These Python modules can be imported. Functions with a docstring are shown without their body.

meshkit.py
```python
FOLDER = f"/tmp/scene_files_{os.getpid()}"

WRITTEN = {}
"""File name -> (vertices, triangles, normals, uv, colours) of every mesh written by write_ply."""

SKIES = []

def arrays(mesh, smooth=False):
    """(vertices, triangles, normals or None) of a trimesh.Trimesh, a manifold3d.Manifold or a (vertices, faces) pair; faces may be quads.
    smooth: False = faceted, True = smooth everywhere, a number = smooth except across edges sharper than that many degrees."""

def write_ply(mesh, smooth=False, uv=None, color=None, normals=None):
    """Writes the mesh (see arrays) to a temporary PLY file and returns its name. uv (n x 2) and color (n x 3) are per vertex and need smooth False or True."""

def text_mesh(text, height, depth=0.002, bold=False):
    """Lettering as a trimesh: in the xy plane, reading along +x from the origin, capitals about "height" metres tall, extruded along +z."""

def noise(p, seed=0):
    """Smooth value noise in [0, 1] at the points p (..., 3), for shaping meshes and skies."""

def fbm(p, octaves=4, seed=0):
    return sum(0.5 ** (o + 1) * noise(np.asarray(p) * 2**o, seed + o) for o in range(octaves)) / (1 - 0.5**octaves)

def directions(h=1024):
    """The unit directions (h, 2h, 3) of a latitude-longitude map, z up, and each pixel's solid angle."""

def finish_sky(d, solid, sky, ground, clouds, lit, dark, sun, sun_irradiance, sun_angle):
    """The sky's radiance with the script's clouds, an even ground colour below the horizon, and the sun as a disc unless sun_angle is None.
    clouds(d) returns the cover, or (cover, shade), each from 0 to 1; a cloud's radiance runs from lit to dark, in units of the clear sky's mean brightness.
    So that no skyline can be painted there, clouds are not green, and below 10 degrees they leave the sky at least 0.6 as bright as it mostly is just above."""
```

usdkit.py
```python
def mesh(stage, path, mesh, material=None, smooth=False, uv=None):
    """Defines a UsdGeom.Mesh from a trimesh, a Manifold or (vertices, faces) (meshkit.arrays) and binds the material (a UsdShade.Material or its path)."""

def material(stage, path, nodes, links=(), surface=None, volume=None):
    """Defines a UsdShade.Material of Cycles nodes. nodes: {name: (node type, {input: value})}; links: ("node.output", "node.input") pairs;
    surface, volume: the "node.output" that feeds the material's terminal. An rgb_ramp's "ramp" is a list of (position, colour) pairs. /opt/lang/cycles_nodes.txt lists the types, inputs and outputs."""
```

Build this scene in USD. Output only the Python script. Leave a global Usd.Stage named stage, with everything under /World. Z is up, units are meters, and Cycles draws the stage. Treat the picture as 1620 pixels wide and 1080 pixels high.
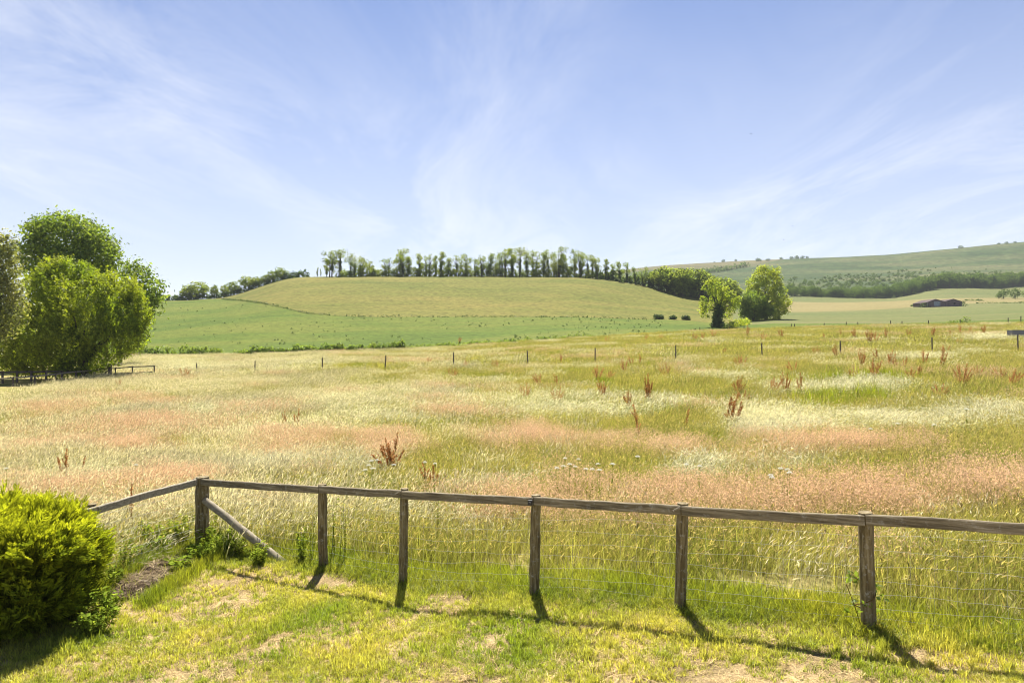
import math, random
import numpy as np, trimesh
import usdkit
from meshkit import noise, fbm
from pxr import Usd, UsdGeom, UsdLux, UsdShade, Gf, Sdf, Vt
from scipy.interpolate import PchipInterpolator, RegularGridInterpolator

stage = Usd.Stage.CreateInMemory()
UsdGeom.SetStageUpAxis(stage, 'Z')
UsdGeom.SetStageMetersPerUnit(stage, 1.0)
UsdGeom.Xform.Define(stage, '/World')
UsdGeom.Scope.Define(stage, '/World/Looks')
T = Sdf.ValueTypeNames

# ------------------------------------------------------------------ camera, sky, sun, exposure
EYE = 3.4
F = 1075.0
cam = UsdGeom.Camera.Define(stage, '/World/camera')
cam.CreateHorizontalApertureAttr(36.0)
cam.CreateFocalLengthAttr(36.0 * F / 1620.0)
cam.CreateExposureAttr(1.62)
cam.CreateClippingRangeAttr(Gf.Vec2f(0.05, 20000))
cam.AddTranslateOp().Set(Gf.Vec3d(0, 0, EYE))
cam.AddRotateXOp().Set(90.0)

SUN_AZ, SUN_EL = -0.075, math.radians(55)
to_sun = np.array([math.sin(SUN_AZ) * math.cos(SUN_EL), math.cos(SUN_AZ) * math.cos(SUN_EL), math.sin(SUN_EL)])
sun = UsdLux.DistantLight.Define(stage, '/World/sun_light')
sun.CreateIntensityAttr(1.25)
sun.CreateAngleAttr(0.53)
sun.CreateNormalizeAttr(True)
sun.CreateColorAttr(Gf.Vec3f(1.0, 0.94, 0.82))
zq = Gf.Rotation(Gf.Vec3d(0, 0, 1), Gf.Vec3d(*map(float, to_sun)))
sun.AddTransformOp().Set(Gf.Matrix4d().SetRotate(zq))

dome = UsdLux.DomeLight.Define(stage, '/World/sky')
dome.GetPrim().SetCustomDataByKey('kind', 'structure')
SKY = 0.05
usdkit.material(stage, '/World/Looks/sky', {
    'sky': ('sky_texture', {'sky_type': 'single_scattering', 'sun_disc': False, 'sun_elevation': SUN_EL, 'sun_rotation': SUN_AZ,
                            'altitude': 100.0, 'air_density': 0.85, 'aerosol_density': 0.12, 'ozone_density': 1.5}),
    'tc': ('texture_coordinate', {}),
    'sep': ('separate_xyz', {}),
    'zz': ('math', {'math_type': 'add', 'value2': 0.06}),
    'px': ('math', {'math_type': 'divide'}),
    'py': ('math', {'math_type': 'divide'}),
    'pl': ('combine_xyz', {'z': 0.0}),
    'map': ('mapping', {'mapping_type': 'point', 'rotation': (0, 0, 0.12), 'scale': (0.95, 0.36, 1.0), 'location': (8.6, 9.1, 0)}),
    'n1': ('noise_texture', {'scale': 1.35, 'detail': 9.0, 'roughness': 0.68, 'distortion': 0.9}),
    'n2': ('noise_texture', {'scale': 0.5, 'detail': 2.0, 'roughness': 0.5}),
    'ramp': ('rgb_ramp', {'ramp': [(0.0, (0, 0, 0)), (0.42, (0.0, 0.0, 0.0)), (0.56, (0.38, 0.38, 0.38)), (0.74, (0.85, 0.85, 0.85)), (1, (1, 1, 1))]}),
    'ramp2': ('rgb_ramp', {'ramp': [(0.0, (0, 0, 0)), (0.40, (0.06, 0.06, 0.06)), (0.58, (1, 1, 1)), (1, (1, 1, 1))]}),
    'cov': ('mix_color', {'blend_type': 'multiply', 'fac': 1.0}),
    'covs': ('math', {'math_type': 'multiply', 'value2': 0.68}),
    'tone': ('mix_color', {'blend_type': 'multiply', 'fac': 1.0, 'b': (0.70, 0.74, 0.88), 'use_clamp': False}),
    'vz': ('map_range', {'from_min': 0.0, 'from_max': 0.50, 'to_min': 0.80, 'to_max': 0.0, 'clamp': True}),
    'veil': ('mix_color', {'b': (5.4, 5.6, 6.35), 'use_clamp': True}),
    'mixc': ('mix_color', {'blend_type': 'mix', 'b': (7.0, 7.1, 7.4), 'use_clamp': True}),
    'bg': ('background_shader', {'strength': SKY}),
}, [('tc.generated', 'sep.vector'), ('sep.z', 'zz.value1'), ('sep.x', 'px.value1'), ('zz.value', 'px.value2'), ('sep.y', 'py.value1'), ('zz.value', 'py.value2'),
    ('px.value', 'pl.x'), ('py.value', 'pl.y'), ('pl.vector', 'map.vector'), ('map.vector', 'n1.vector'), ('map.vector', 'n2.vector'),
    ('n1.fac', 'ramp.fac'), ('n2.fac', 'ramp2.fac'), ('ramp.color', 'cov.a'), ('ramp2.color', 'cov.b'), ('cov.result', 'covs.value1'),
    ('sky.color', 'tone.a'), ('tone.result', 'veil.a'), ('sep.z', 'vz.value'), ('vz.result', 'veil.fac'), ('veil.result', 'mixc.a'), ('covs.value', 'mixc.fac'), ('mixc.result', 'bg.color')], surface='bg.background')
UsdShade.MaterialBindingAPI.Apply(dome.GetPrim()).Bind(UsdShade.Material.Get(stage, '/World/Looks/sky'))

# ------------------------------------------------------------------ naming helpers
_taken = {}
def numbered(parent, name):
    key = parent + '/' + name
    n = _taken.get(key, 0)
    _taken[key] = n + 1
    return key if n == 0 else f'{key}_{n:03d}'

def path_of(o):
    return str(o.GetPath())

def tag(o, label=None, cat=None, group=None, kind=None):
    for k, val in (('label', label), ('category', cat), ('group', group), ('kind', kind)):
        if val:
            o.SetCustomDataByKey(k, val)
    return o

def L(name):
    return UsdShade.Material.Get(stage, '/World/Looks/' + name)

def mesh_prim(path, m, mat, smooth=False, attrs=None):
    g = usdkit.mesh(stage, path, m, L(mat), smooth=smooth)
    for k, arr in (attrs or {}).items():
        UsdGeom.PrimvarsAPI(g).CreatePrimvar(k, T.FloatArray, 'vertex').Set(Vt.FloatArray.FromNumpy(np.asarray(arr, np.float32)))
    return g.GetPrim()

def obj(name, m, mat, parent=None, smooth=False, attrs=None):
    return mesh_prim(numbered(path_of(parent) if parent else '/World', name), m, mat, smooth, attrs)

def thing(name, label, cat, loc=(0, 0, 0), rotz=0.0, group=None, scale=None):
    x = UsdGeom.Xform.Define(stage, numbered('/World', name))
    x.AddTranslateOp().Set(Gf.Vec3d(*map(float, loc)))
    if rotz:
        x.AddRotateZOp().Set(math.degrees(rotz))
    if scale is not None:
        s = (scale,) * 3 if np.ndim(scale) == 0 else scale
        x.AddScaleOp().Set(Gf.Vec3f(*map(float, s)))
    return tag(x.GetPrim(), label, cat, group)

_protos = {}
def proto(name):
    """A class prim: copies reference it and get its parts."""
    p = stage.CreateClassPrim('/World/class_' + name)
    p.SetTypeName('Xform')
    return p

def copy(cls, name, label, cat, loc, rotz=0.0, scale=None, group=None):
    o = thing(name, label, cat, loc, rotz, group, scale)
    o.GetReferences().AddInternalReference(cls.GetPath())
    o.SetInstanceable(True)
    return o

def instancer(name, parent, protos, idx, pos, yaw, scl, tilt=None, quats=None):
    """protos: list of (mesh, material, attrs)."""
    p = UsdGeom.PointInstancer.Define(stage, numbered(path_of(parent) if parent else '/World', name))
    rel = p.CreatePrototypesRel()
    for k, (m, mat, attrs) in enumerate(protos):
        g = mesh_prim(f'{p.GetPath()}/patch_{k:03d}', m, mat, False, attrs)
        rel.AddTarget(g.GetPath())
    p.CreateProtoIndicesAttr(Vt.IntArray.FromNumpy(np.asarray(idx, np.int32)))
    p.CreatePositionsAttr(Vt.Vec3fArray.FromNumpy(np.asarray(pos, np.float32)))
    if quats is None:
        yaw = np.asarray(yaw)
        q = [Gf.Quath(float(math.cos(a / 2)), 0.0, 0.0, float(math.sin(a / 2))) for a in yaw]
    else:
        q = [Gf.Quath(float(a), float(b), float(c), float(d)) for a, b, c, d in quats]
    p.CreateOrientationsAttr(Vt.QuathArray(q))
    scl = np.asarray(scl, np.float32)
    if scl.ndim == 1:
        scl = np.repeat(scl[:, None], 3, 1)
    p.CreateScalesAttr(Vt.Vec3fArray.FromNumpy(scl))
    return p.GetPrim()

# ------------------------------------------------------------------ terrain: heights from a table of sight lines
FENCE_A, FENCE_D = np.array([-5.1, 11.2]), np.array([8.67, -4.33])     # corner post, run to the fifth post
FLEN = float(np.linalg.norm(FENCE_D))
def fence_pt(t):
    return FENCE_A + FENCE_D * t
_zn = PchipInterpolator([-40, -8, -5.1, -2.8, -1.48, 0.3, 1.93, 3.57, 8, 40], np.array([-3.7, -3.5, -3.39, -3.36, -3.345, -3.163, -3.02, -2.90, -2.62, -1.6]))
_z58 = PchipInterpolator([-1000, 0, 300, 718, 1000, 1206, 1420, 1611, 2600], [-3.7, -3.5, -3.2, -2.37, -1.75, -1.27, -0.9, -0.59, 0.5])
_v130 = PchipInterpolator([-1000, 0, 300, 718, 1000, 1206, 1420, 1611, 2600], [566, 562, 559, 548, 531, 523, 517, 515, 508])
FAR = {
    -800: [(200, 548), (330, 512), (400, 512), (700, 520), (1500, 522), (3500, 533)],
    -300: [(200, 545), (330, 500), (400, 505), (700, 520), (1500, 520), (3500, 533)],
    0: [(200, 532), (330, 484), (420, 500), (700, 512), (1500, 520), (3500, 533)],
    250: [(200, 520), (300, 482), (335, 476), (400, 487), (700, 505), (1500, 515), (3500, 533)],
    340: [(200, 511), (300, 477), (335, 472), (400, 483), (700, 500), (1500, 515), (3500, 533)],
    480: [(200, 503), (270, 456), (310, 440), (340, 438), (420, 452), (700, 485), (1500, 500), (3500, 530)],
    600: [(200, 502), (270, 453), (310, 438.5), (340, 437), (420, 452), (700, 475), (1500, 485), (3500, 530)],
    900: [(200, 502), (270, 454), (310, 439), (340, 438), (420, 452), (700, 465), (1500, 440), (3500, 530)],
    1000: [(200, 505), (260, 474), (300, 453), (320, 448), (400, 458), (700, 450), (1400, 425), (2000, 440), (3500, 527)],
    1080: [(170, 517), (200, 507), (260, 484), (300, 470), (320, 466), (400, 472), (700, 455), (1400, 418), (2000, 430), (3500, 525)],
    1150: [(170, 518), (200, 511), (260, 494), (300, 481), (330, 476), (400, 479), (550, 474), (700, 462), (1000, 439), (1350, 414), (2000, 430), (3500, 525)],
    1240: [(170, 512), (210, 505), (320, 494), (480, 476), (560, 469), (700, 457), (1000, 433), (1330, 410), (2000, 425), (3500, 520)],
    1400: [(165, 511.5), (320, 492), (355, 488), (450, 477), (580, 472.5), (700, 459), (1000, 428), (1300, 403), (2000, 420), (3500, 520)],
    1500: [(165, 509), (350, 485), (430, 475), (500, 468), (600, 457), (1000, 421), (1280, 394), (2000, 415), (3500, 520)],
    1620: [(165, 505), (350, 482), (400, 478), (500, 470), (640, 453), (1000, 414), (1250, 383), (2000, 405), (3500, 520)],
    2000: [(165, 500), (350, 476), (500, 462), (640, 445), (1000, 398), (1250, 365), (2000, 390), (3500, 520)],
    2600: [(165, 497), (350, 470), (500, 455), (640, 440), (1000, 395), (1250, 360), (2000, 385), (3500, 520)],
}
_LY = np.linspace(math.log(2.5), math.log(3500), 420)
_UC = np.array(sorted(FAR))
def _column(u):
    a = (u - 810) / F
    ys = [2.5, 4, 6, 8, 10, 12, 15]
    s = [float(_zn(np.clip(a * y, -40, 40))) / y for y in ys]
    zs = [v * y for v, y in zip(s, ys)] + [float(_z58(u)), (540 - float(_v130(u))) * 130 / F]
    ys = ys + [58, 130]
    for y, v in FAR[u]:
        ys.append(y)
        zs.append((540 - v) * y / F)
    # heights are smoothed in sight-line slope beyond the meadow, in metres before it
    return PchipInterpolator(np.log(ys), np.array(zs) / np.array(ys))(_LY)
_GRID = PchipInterpolator(_UC, np.array([_column(u) for u in _UC]), axis=0)(np.linspace(-800, 2600, 341))
_TERR = RegularGridInterpolator((np.linspace(-800, 2600, 341), _LY), _GRID, bounds_error=False, fill_value=None)

def ground_z(x, y, bumps=True):
    x, y = np.broadcast_arrays(np.asarray(x, float), np.asarray(y, float))
    yy = np.clip(y, 2.5, 3500)
    u = np.clip(810 + F * x / yy, -800, 2600)
    far = _TERR(np.stack([u, np.log(yy)], -1)) * yy
    near = _zn(np.clip(x, -40, 40))
    w = np.clip((yy - 9) / 6, 0, 1)
    z = near * (1 - w) + far * w
    if bumps:
        p = np.stack([x, y, 0 * x], -1)
        amp = np.interp(yy, [5, 12, 40, 130, 260, 600, 1000, 3000], [0.012, 0.05, 0.1, 0.14, 0.3, 1.2, 2.5, 3])
        sc = np.interp(yy, [5, 12, 40, 130, 260, 600, 1000, 3000], [1.6, 0.6, 0.25, 0.12, 0.05, 0.02, 0.012, 0.008])
        z = z + 0.05 * (fbm(np.stack([x * 2.6, y * 2.6, 0 * x], -1), 2, 3) - 0.5) * np.clip((14 - yy) / 4, 0.0, 1)
        z = z + np.where(yy > 100, 1, 0.0) * 0
        z = z + 0.08 * (noise(p * 0.35, 7) - 0.5) * np.clip((yy - 9) / 6, 0, 1)
        z = z + 1.6 * (fbm(p * 0.018, 3, 9) - 0.5) * np.clip((yy - 260) / 500, 0, 1)
    return EYE + z

def P(u, y, dz=0.0):
    """The point of the ground at distance y on the sight line of picture column u."""
    x = (u - 810) / F * y
    return np.array([x, y, float(ground_z(x, y)) + dz])

def hit(u, v, y0=5.0, y1=3000.0):
    """Where the sight line through (u, v) meets the ground."""
    ys = np.exp(np.linspace(math.log(y0), math.log(y1), 3000))
    x = (u - 810) / F * ys
    g = ground_z(x, ys)
    ray = EYE + (540 - v) / F * ys
    k = np.argmax(g >= ray) if (g >= ray).any() else len(ys) - 1
    return np.array([x[k], ys[k], g[k]])

# fence line seen from the camera, as distance over a = x / y
_wing = np.array([[-14.0, 3.0], [-9.0, 5.2], [-6.8, 7.6], [-5.8, 9.6], [-5.1, 11.2], [4.74, 6.285], [9.1, 4.1], [14, 2.9]])
def fence_y(a):
    return np.interp(a, _wing[:, 0] / _wing[:, 1], _wing[:, 1])

def ucurve(pts):
    pts = np.array(pts, float)
    f = PchipInterpolator(pts[:, 0], pts[:, 1])
    return lambda u: f(np.clip(u, pts[0, 0], pts[-1, 0]))

EDGE = ucurve([(-900, 130), (0, 128), (300, 124), (520, 126), (718, 128), (900, 132), (1100, 138), (1250, 140), (1620, 142), (2700, 142)])
GREEN = ucurve([(-900, 420), (250, 420), (335, 336), (370, 285), (420, 240), (500, 208), (600, 201), (1000, 201), (1150, 196), (1160, 190), (1250, 172), (1400, 166), (1620, 166), (2700, 166)])
CREST = ucurve([(-900, 440), (250, 430), (500, 430), (900, 430), (1000, 420), (1160, 345)])
PAST = ucurve([(1160, 345), (1240, 325), (1350, 335), (1440, 360), (1620, 400), (2700, 420)])
WHEAT = ucurve([(1160, 500), (1240, 470), (1350, 450), (1440, 455), (1530, 470), (1620, 500), (2700, 520)])
WOOD = ucurve([(1160, 620), (1250, 560), (1302, 565), (1371, 578), (1423, 590), (1457, 595), (1509, 615), (1561, 610), (1620, 640), (2700, 660)])

US = 1160.0
def band(name, f0, f1, ua, ub, nu, ny, mat, log=True, **tags):
    us = np.linspace(ua, ub, nu)
    a = (us - 810) / F
    y0, y1 = np.broadcast_to(f0(us), us.shape), np.broadcast_to(f1(us), us.shape)
    t = np.linspace(0, 1, ny)[:, None]
    y = np.exp(np.log(y0) * (1 - t) + np.log(y1) * t)
    x = a * y
    z = ground_z(x, y)
    v = np.stack([x, y, z], -1).reshape(-1, 3)
    i, j = np.meshgrid(np.arange(ny - 1), np.arange(nu - 1), indexing='ij')
    q = np.stack([i * nu + j, i * nu + j + 1, (i + 1) * nu + j + 1, (i + 1) * nu + j], -1).reshape(-1, 4)
    o = obj(name, (v, q), mat, smooth=True)
    return tag(o, kind='structure', **tags)

# ------------------------------------------------------------------ materials
def leafy(name, c1, c2, trans, head=None, tip=None, scale=0.35, tintamt=0.5, tmix=0.45, gloss=0.0, seed=0.0):
    """Leaf or blade: diffuse and see-through light; colour from place, from the single leaf and from seed head or tip."""
    n = {
        'geo': ('geometry', {}),
        'map': ('mapping', {'mapping_type': 'point', 'location': (seed, seed * 0.7, 0)}),
        'noi': ('noise_texture', {'scale': scale, 'detail': 3.0, 'roughness': 0.6}),
        'rmp': ('map_range', {'from_min': 0.34, 'from_max': 0.66, 'to_min': 0.0, 'to_max': 1.0, 'clamp': True}),
        'mix': ('mix_color', {'a': c1, 'b': c2}),
        'tint': ('attribute', {'attribute': 'tint'}),
        'tr': ('map_range', {'from_min': 0.0, 'from_max': 1.0, 'to_min': 1.0 - tintamt, 'to_max': 1.0 + tintamt}),
        'tcol': ('combine_xyz', {}),
        'mul': ('mix_color', {'blend_type': 'multiply', 'fac': 1.0, 'use_clamp': False}),
        'dif': ('diffuse_bsdf', {}),
        'trn': ('translucent_bsdf', {}),
        'tmul': ('mix_color', {'blend_type': 'multiply', 'fac': 1.0, 'b': trans, 'use_clamp': False}),
        'out': ('mix_closure', {'fac': tmix}),
    }
    l = [('geo.position', 'map.vector'), ('map.vector', 'noi.vector'), ('noi.fac', 'rmp.value'), ('rmp.result', 'mix.fac'), ('tint.fac', 'tr.value'),
         ('tr.result', 'tcol.x'), ('tr.result', 'tcol.y'), ('tr.result', 'tcol.z'), ('tcol.vector', 'mul.b')]
    last = 'mix.result'
    for attr, col in (('tip', tip), ('head', head)):
        if col is not None:
            n['a_' + attr] = ('attribute', {'attribute': attr})
            n['m_' + attr] = ('mix_color', {'b': col})
            l += [(f'a_{attr}.fac', f'm_{attr}.fac'), (last, f'm_{attr}.a')]
            last = f'm_{attr}.result'
    l += [(last, 'mul.a'), ('mul.result', 'dif.color'), ('mul.result', 'tmul.a'), ('tmul.result', 'trn.color'), ('dif.BSDF', 'out.closure1'), ('trn.BSDF', 'out.closure2')]
    surf = 'out.closure'
    if gloss:
        n['gl'] = ('glossy_bsdf', {'color': (0.9, 0.9, 0.85), 'roughness': 0.45})
        n['gm'] = ('mix_closure', {'fac': gloss})
        l += [('out.closure', 'gm.closure1'), ('gl.BSDF', 'gm.closure2')]
        surf = 'gm.closure'
    return usdkit.material(stage, '/World/Looks/' + name, n, l, surface=surf)

def ground_mat(name, stops, scale, stretch=(1, 1, 1), rot=0.0, fine=None, rough=0.95, bump=0.0, bscale=8.0, detail=6.0):
    """Soil or far turf: ramp over noise, a second fine noise for value."""
    fine = fine or (scale * 14, 0.35)
    n = {
        'geo': ('geometry', {}),
        'map': ('mapping', {'mapping_type': 'point', 'rotation': (0, 0, rot), 'scale': stretch}),
        'n1': ('noise_texture', {'scale': scale, 'detail': detail, 'roughness': 0.62, 'distortion': 0.3}),
        'rm': ('map_range', {'from_min': 0.3, 'from_max': 0.7, 'to_min': 0.0, 'to_max': 1.0, 'clamp': True}),
        'ramp': ('rgb_ramp', {'ramp': stops}),
        'n2': ('noise_texture', {'scale': fine[0], 'detail': 4.0, 'roughness': 0.7}),
        'r2': ('map_range', {'from_min': 0.3, 'from_max': 0.7, 'to_min': 1 - fine[1], 'to_max': 1 + fine[1], 'clamp': True}),
        'cx': ('combine_xyz', {}),
        'mul': ('mix_color', {'blend_type': 'multiply', 'fac': 1.0, 'use_clamp': False}),
        'p': ('principled_bsdf', {'roughness': rough, 'specular_ior_level': 0.05}),
    }
    l = [('geo.position', 'map.vector'), ('map.vector', 'n1.vector'), ('n1.fac', 'rm.value'), ('rm.result', 'ramp.fac'), ('geo.position', 'n2.vector'), ('n2.fac', 'r2.value'),
         ('r2.result', 'cx.x'), ('r2.result', 'cx.y'), ('r2.result', 'cx.z'), ('ramp.color', 'mul.a'), ('cx.vector', 'mul.b'), ('mul.result', 'p.base_color')]
    if bump:
        n['n3'] = ('noise_texture', {'scale': bscale, 'detail': 5.0, 'roughness': 0.7})
        n['b'] = ('bump', {'strength': bump, 'distance': 0.08})
        l += [('geo.position', 'n3.vector'), ('n3.fac', 'b.height'), ('b.normal', 'p.normal')]
    return usdkit.material(stage, '/World/Looks/' + name, n, l, surface='p.BSDF')

ground_mat('lawn_soil', [(0, (0.16, 0.115, 0.06)), (0.4, (0.30, 0.225, 0.115)), (0.7, (0.42, 0.31, 0.17)), (1, (0.48, 0.38, 0.21))], 1.3, fine=(38, 0.45), bump=0.8, bscale=30)
ground_mat('meadow_soil', [(0, (0.12, 0.13, 0.035)), (0.5, (0.22, 0.19, 0.07)), (1, (0.33, 0.26, 0.12))], 0.25, fine=(6, 0.4), bump=0.6, bscale=4)
ground_mat('green_turf', [(0, (0.050, 0.078, 0.012)), (0.35, (0.064, 0.094, 0.014)), (0.6, (0.082, 0.104, 0.017)), (1, (0.102, 0.114, 0.022))], 0.045, stretch=(0.45, 1.2, 1), fine=(0.7, 0.32), bump=0.5, bscale=0.8)
ground_mat('straw_turf', [(0, (0.070, 0.086, 0.017)), (0.3, (0.092, 0.099, 0.020)), (0.6, (0.116, 0.112, 0.026)), (1, (0.134, 0.118, 0.030))], 0.04, stretch=(0.4, 1.3, 1), fine=(0.6, 0.38), bump=0.5, bscale=0.6)
ground_mat('rough_turf', [(0, (0.075, 0.095, 0.030)), (0.5, (0.098, 0.108, 0.038)), (1, (0.125, 0.120, 0.05))], 0.02, stretch=(0.4, 1.6, 1), fine=(0.4, 0.2), bump=0.4, bscale=0.5)
ground_mat('wheat', [(0, (0.14, 0.125, 0.05)), (0.5, (0.165, 0.140, 0.06)), (1, (0.18, 0.155, 0.07))], 0.015, stretch=(0.5, 1.5, 1), fine=(0.4, 0.12), bump=0.3, bscale=0.5)
ground_mat('down_turf', [(0, (0.018, 0.036, 0.010)), (0.3, (0.032, 0.054, 0.015)), (0.6, (0.052, 0.068, 0.023)), (1, (0.088, 0.088, 0.038))], 0.014, stretch=(0.35, 0.8, 3.2), fine=(0.11, 0.5), bump=0.6, bscale=0.15)

ground_mat('ridge_turf', [(0, (0.062, 0.066, 0.026)), (0.5, (0.085, 0.080, 0.034)), (1, (0.11, 0.098, 0.045))], 0.012, stretch=(0.4, 1, 2), fine=(0.1, 0.3), bump=0.4, bscale=0.2)
RIDGE = ucurve([(-900, 1130), (1080, 1130), (1160, 1150), (1215, 1230), (1262, 1400), (1300, 2200), (2700, 2600)])
# ------------------------------------------------------------------ the ground, field by field
ua, ub = -560, 2180
band('lawn', lambda u: 2.5 + 0 * u, lambda u: fence_y((u - 810) / F), ua, ub, 640, 220, 'lawn_soil')
band('meadow', lambda u: fence_y((u - 810) / F), EDGE, ua, ub, 420, 170, 'meadow_soil')
band('green_field', EDGE, GREEN, ua, ub, 300, 70, 'green_turf')
band('hill_pasture', GREEN, CREST, ua, US, 260, 90, 'straw_turf')
band('rough_pasture', GREEN, PAST, US, ub, 120, 60, 'rough_turf')
band('wheat_field', PAST, WHEAT, US, ub, 120, 30, 'wheat')
band('upper_pasture', WHEAT, WOOD, US, ub, 120, 30, 'rough_turf')
band('chalk_down', WOOD, RIDGE, US, ub, 200, 120, 'down_turf')
band('ridge_field', RIDGE, lambda u: 3400 + 0 * u, US, ub, 200, 60, 'ridge_turf')
band('far_slope', CREST, RIDGE, ua, US, 160, 100, 'down_turf')
band('far_ridge', RIDGE, lambda u: 3400 + 0 * u, ua, US, 160, 60, 'ridge_turf')
# garden ground behind and beneath the viewpoint
gx, gy = np.meshgrid(np.linspace(-30, 30, 61), np.linspace(-30, 2.5, 33))
gv = np.stack([gx, gy, ground_z(gx, gy, False) - 0.03], -1).reshape(-1, 3)
gi, gj = np.meshgrid(np.arange(32), np.arange(60), indexing='ij')
gq = np.stack([gi * 61 + gj, gi * 61 + gj + 1, (gi + 1) * 61 + gj + 1, (gi + 1) * 61 + gj], -1).reshape(-1, 4)
tag(obj('garden_ground', (gv, gq), 'lawn_soil', smooth=True), kind='structure')

# ------------------------------------------------------------------ shape helpers
def join(parts):
    """[(verts, faces, {attr: per vertex})] -> one."""
    vs, fs, at, n = [], [], {}, 0
    keys = set().union(*[set(p[2]) for p in parts])
    for v, f, a in parts:
        vs.append(v); fs.append(np.asarray(f) + n)
        for k in keys:
            at.setdefault(k, []).append(np.asarray(a.get(k, np.zeros(len(v)))))
        n += len(v)
    return np.vstack(vs), np.vstack(fs), {k: np.concatenate(x) for k, x in at.items()}

def tube(pts, radii, sides=8, rough=0.0, seed=0, cap=True):
    p = np.asarray(pts, float)
    n = len(p)
    r = np.broadcast_to(np.asarray(radii, float), (n,))
    t = np.gradient(p, axis=0)
    t /= np.linalg.norm(t, axis=1, keepdims=True) + 1e-12
    ref = np.where(np.abs(t[:, 2:]) < 0.9, [0, 0, 1.0], [1.0, 0, 0])
    a = np.cross(t, ref); a /= np.linalg.norm(a, axis=1, keepdims=True) + 1e-12
    b = np.cross(t, a)
    ang = np.arange(sides) * 2 * np.pi / sides
    rr = r[:, None] * np.ones((1, sides))
    if rough:
        g = np.random.default_rng(seed)
        rr = rr * (1 + rough * (g.random((n, sides)) - 0.5))
    v = p[:, None] + rr[..., None] * (np.cos(ang)[None, :, None] * a[:, None] + np.sin(ang)[None, :, None] * b[:, None])
    i, j = np.meshgrid(np.arange(n - 1), np.arange(sides), indexing='ij')
    q = np.stack([i * sides + j, i * sides + (j + 1) % sides, (i + 1) * sides + (j + 1) % sides, (i + 1) * sides + j], -1).reshape(-1, 4)
    f = np.vstack([q[:, [0, 1, 2]], q[:, [0, 2, 3]]])
    v = v.reshape(-1, 3)
    if cap:
        for k, flip in ((0, 1), (n - 1, 0)):
            c = len(v)
            v = np.vstack([v, p[k]])
            ring = k * sides + np.arange(sides)
            nx = k * sides + (np.arange(sides) + 1) % sides
            f = np.vstack([f, np.stack([nx, ring, np.full(sides, c)] if flip else [ring, nx, np.full(sides, c)], 1)])
    return v, f, {}

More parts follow.
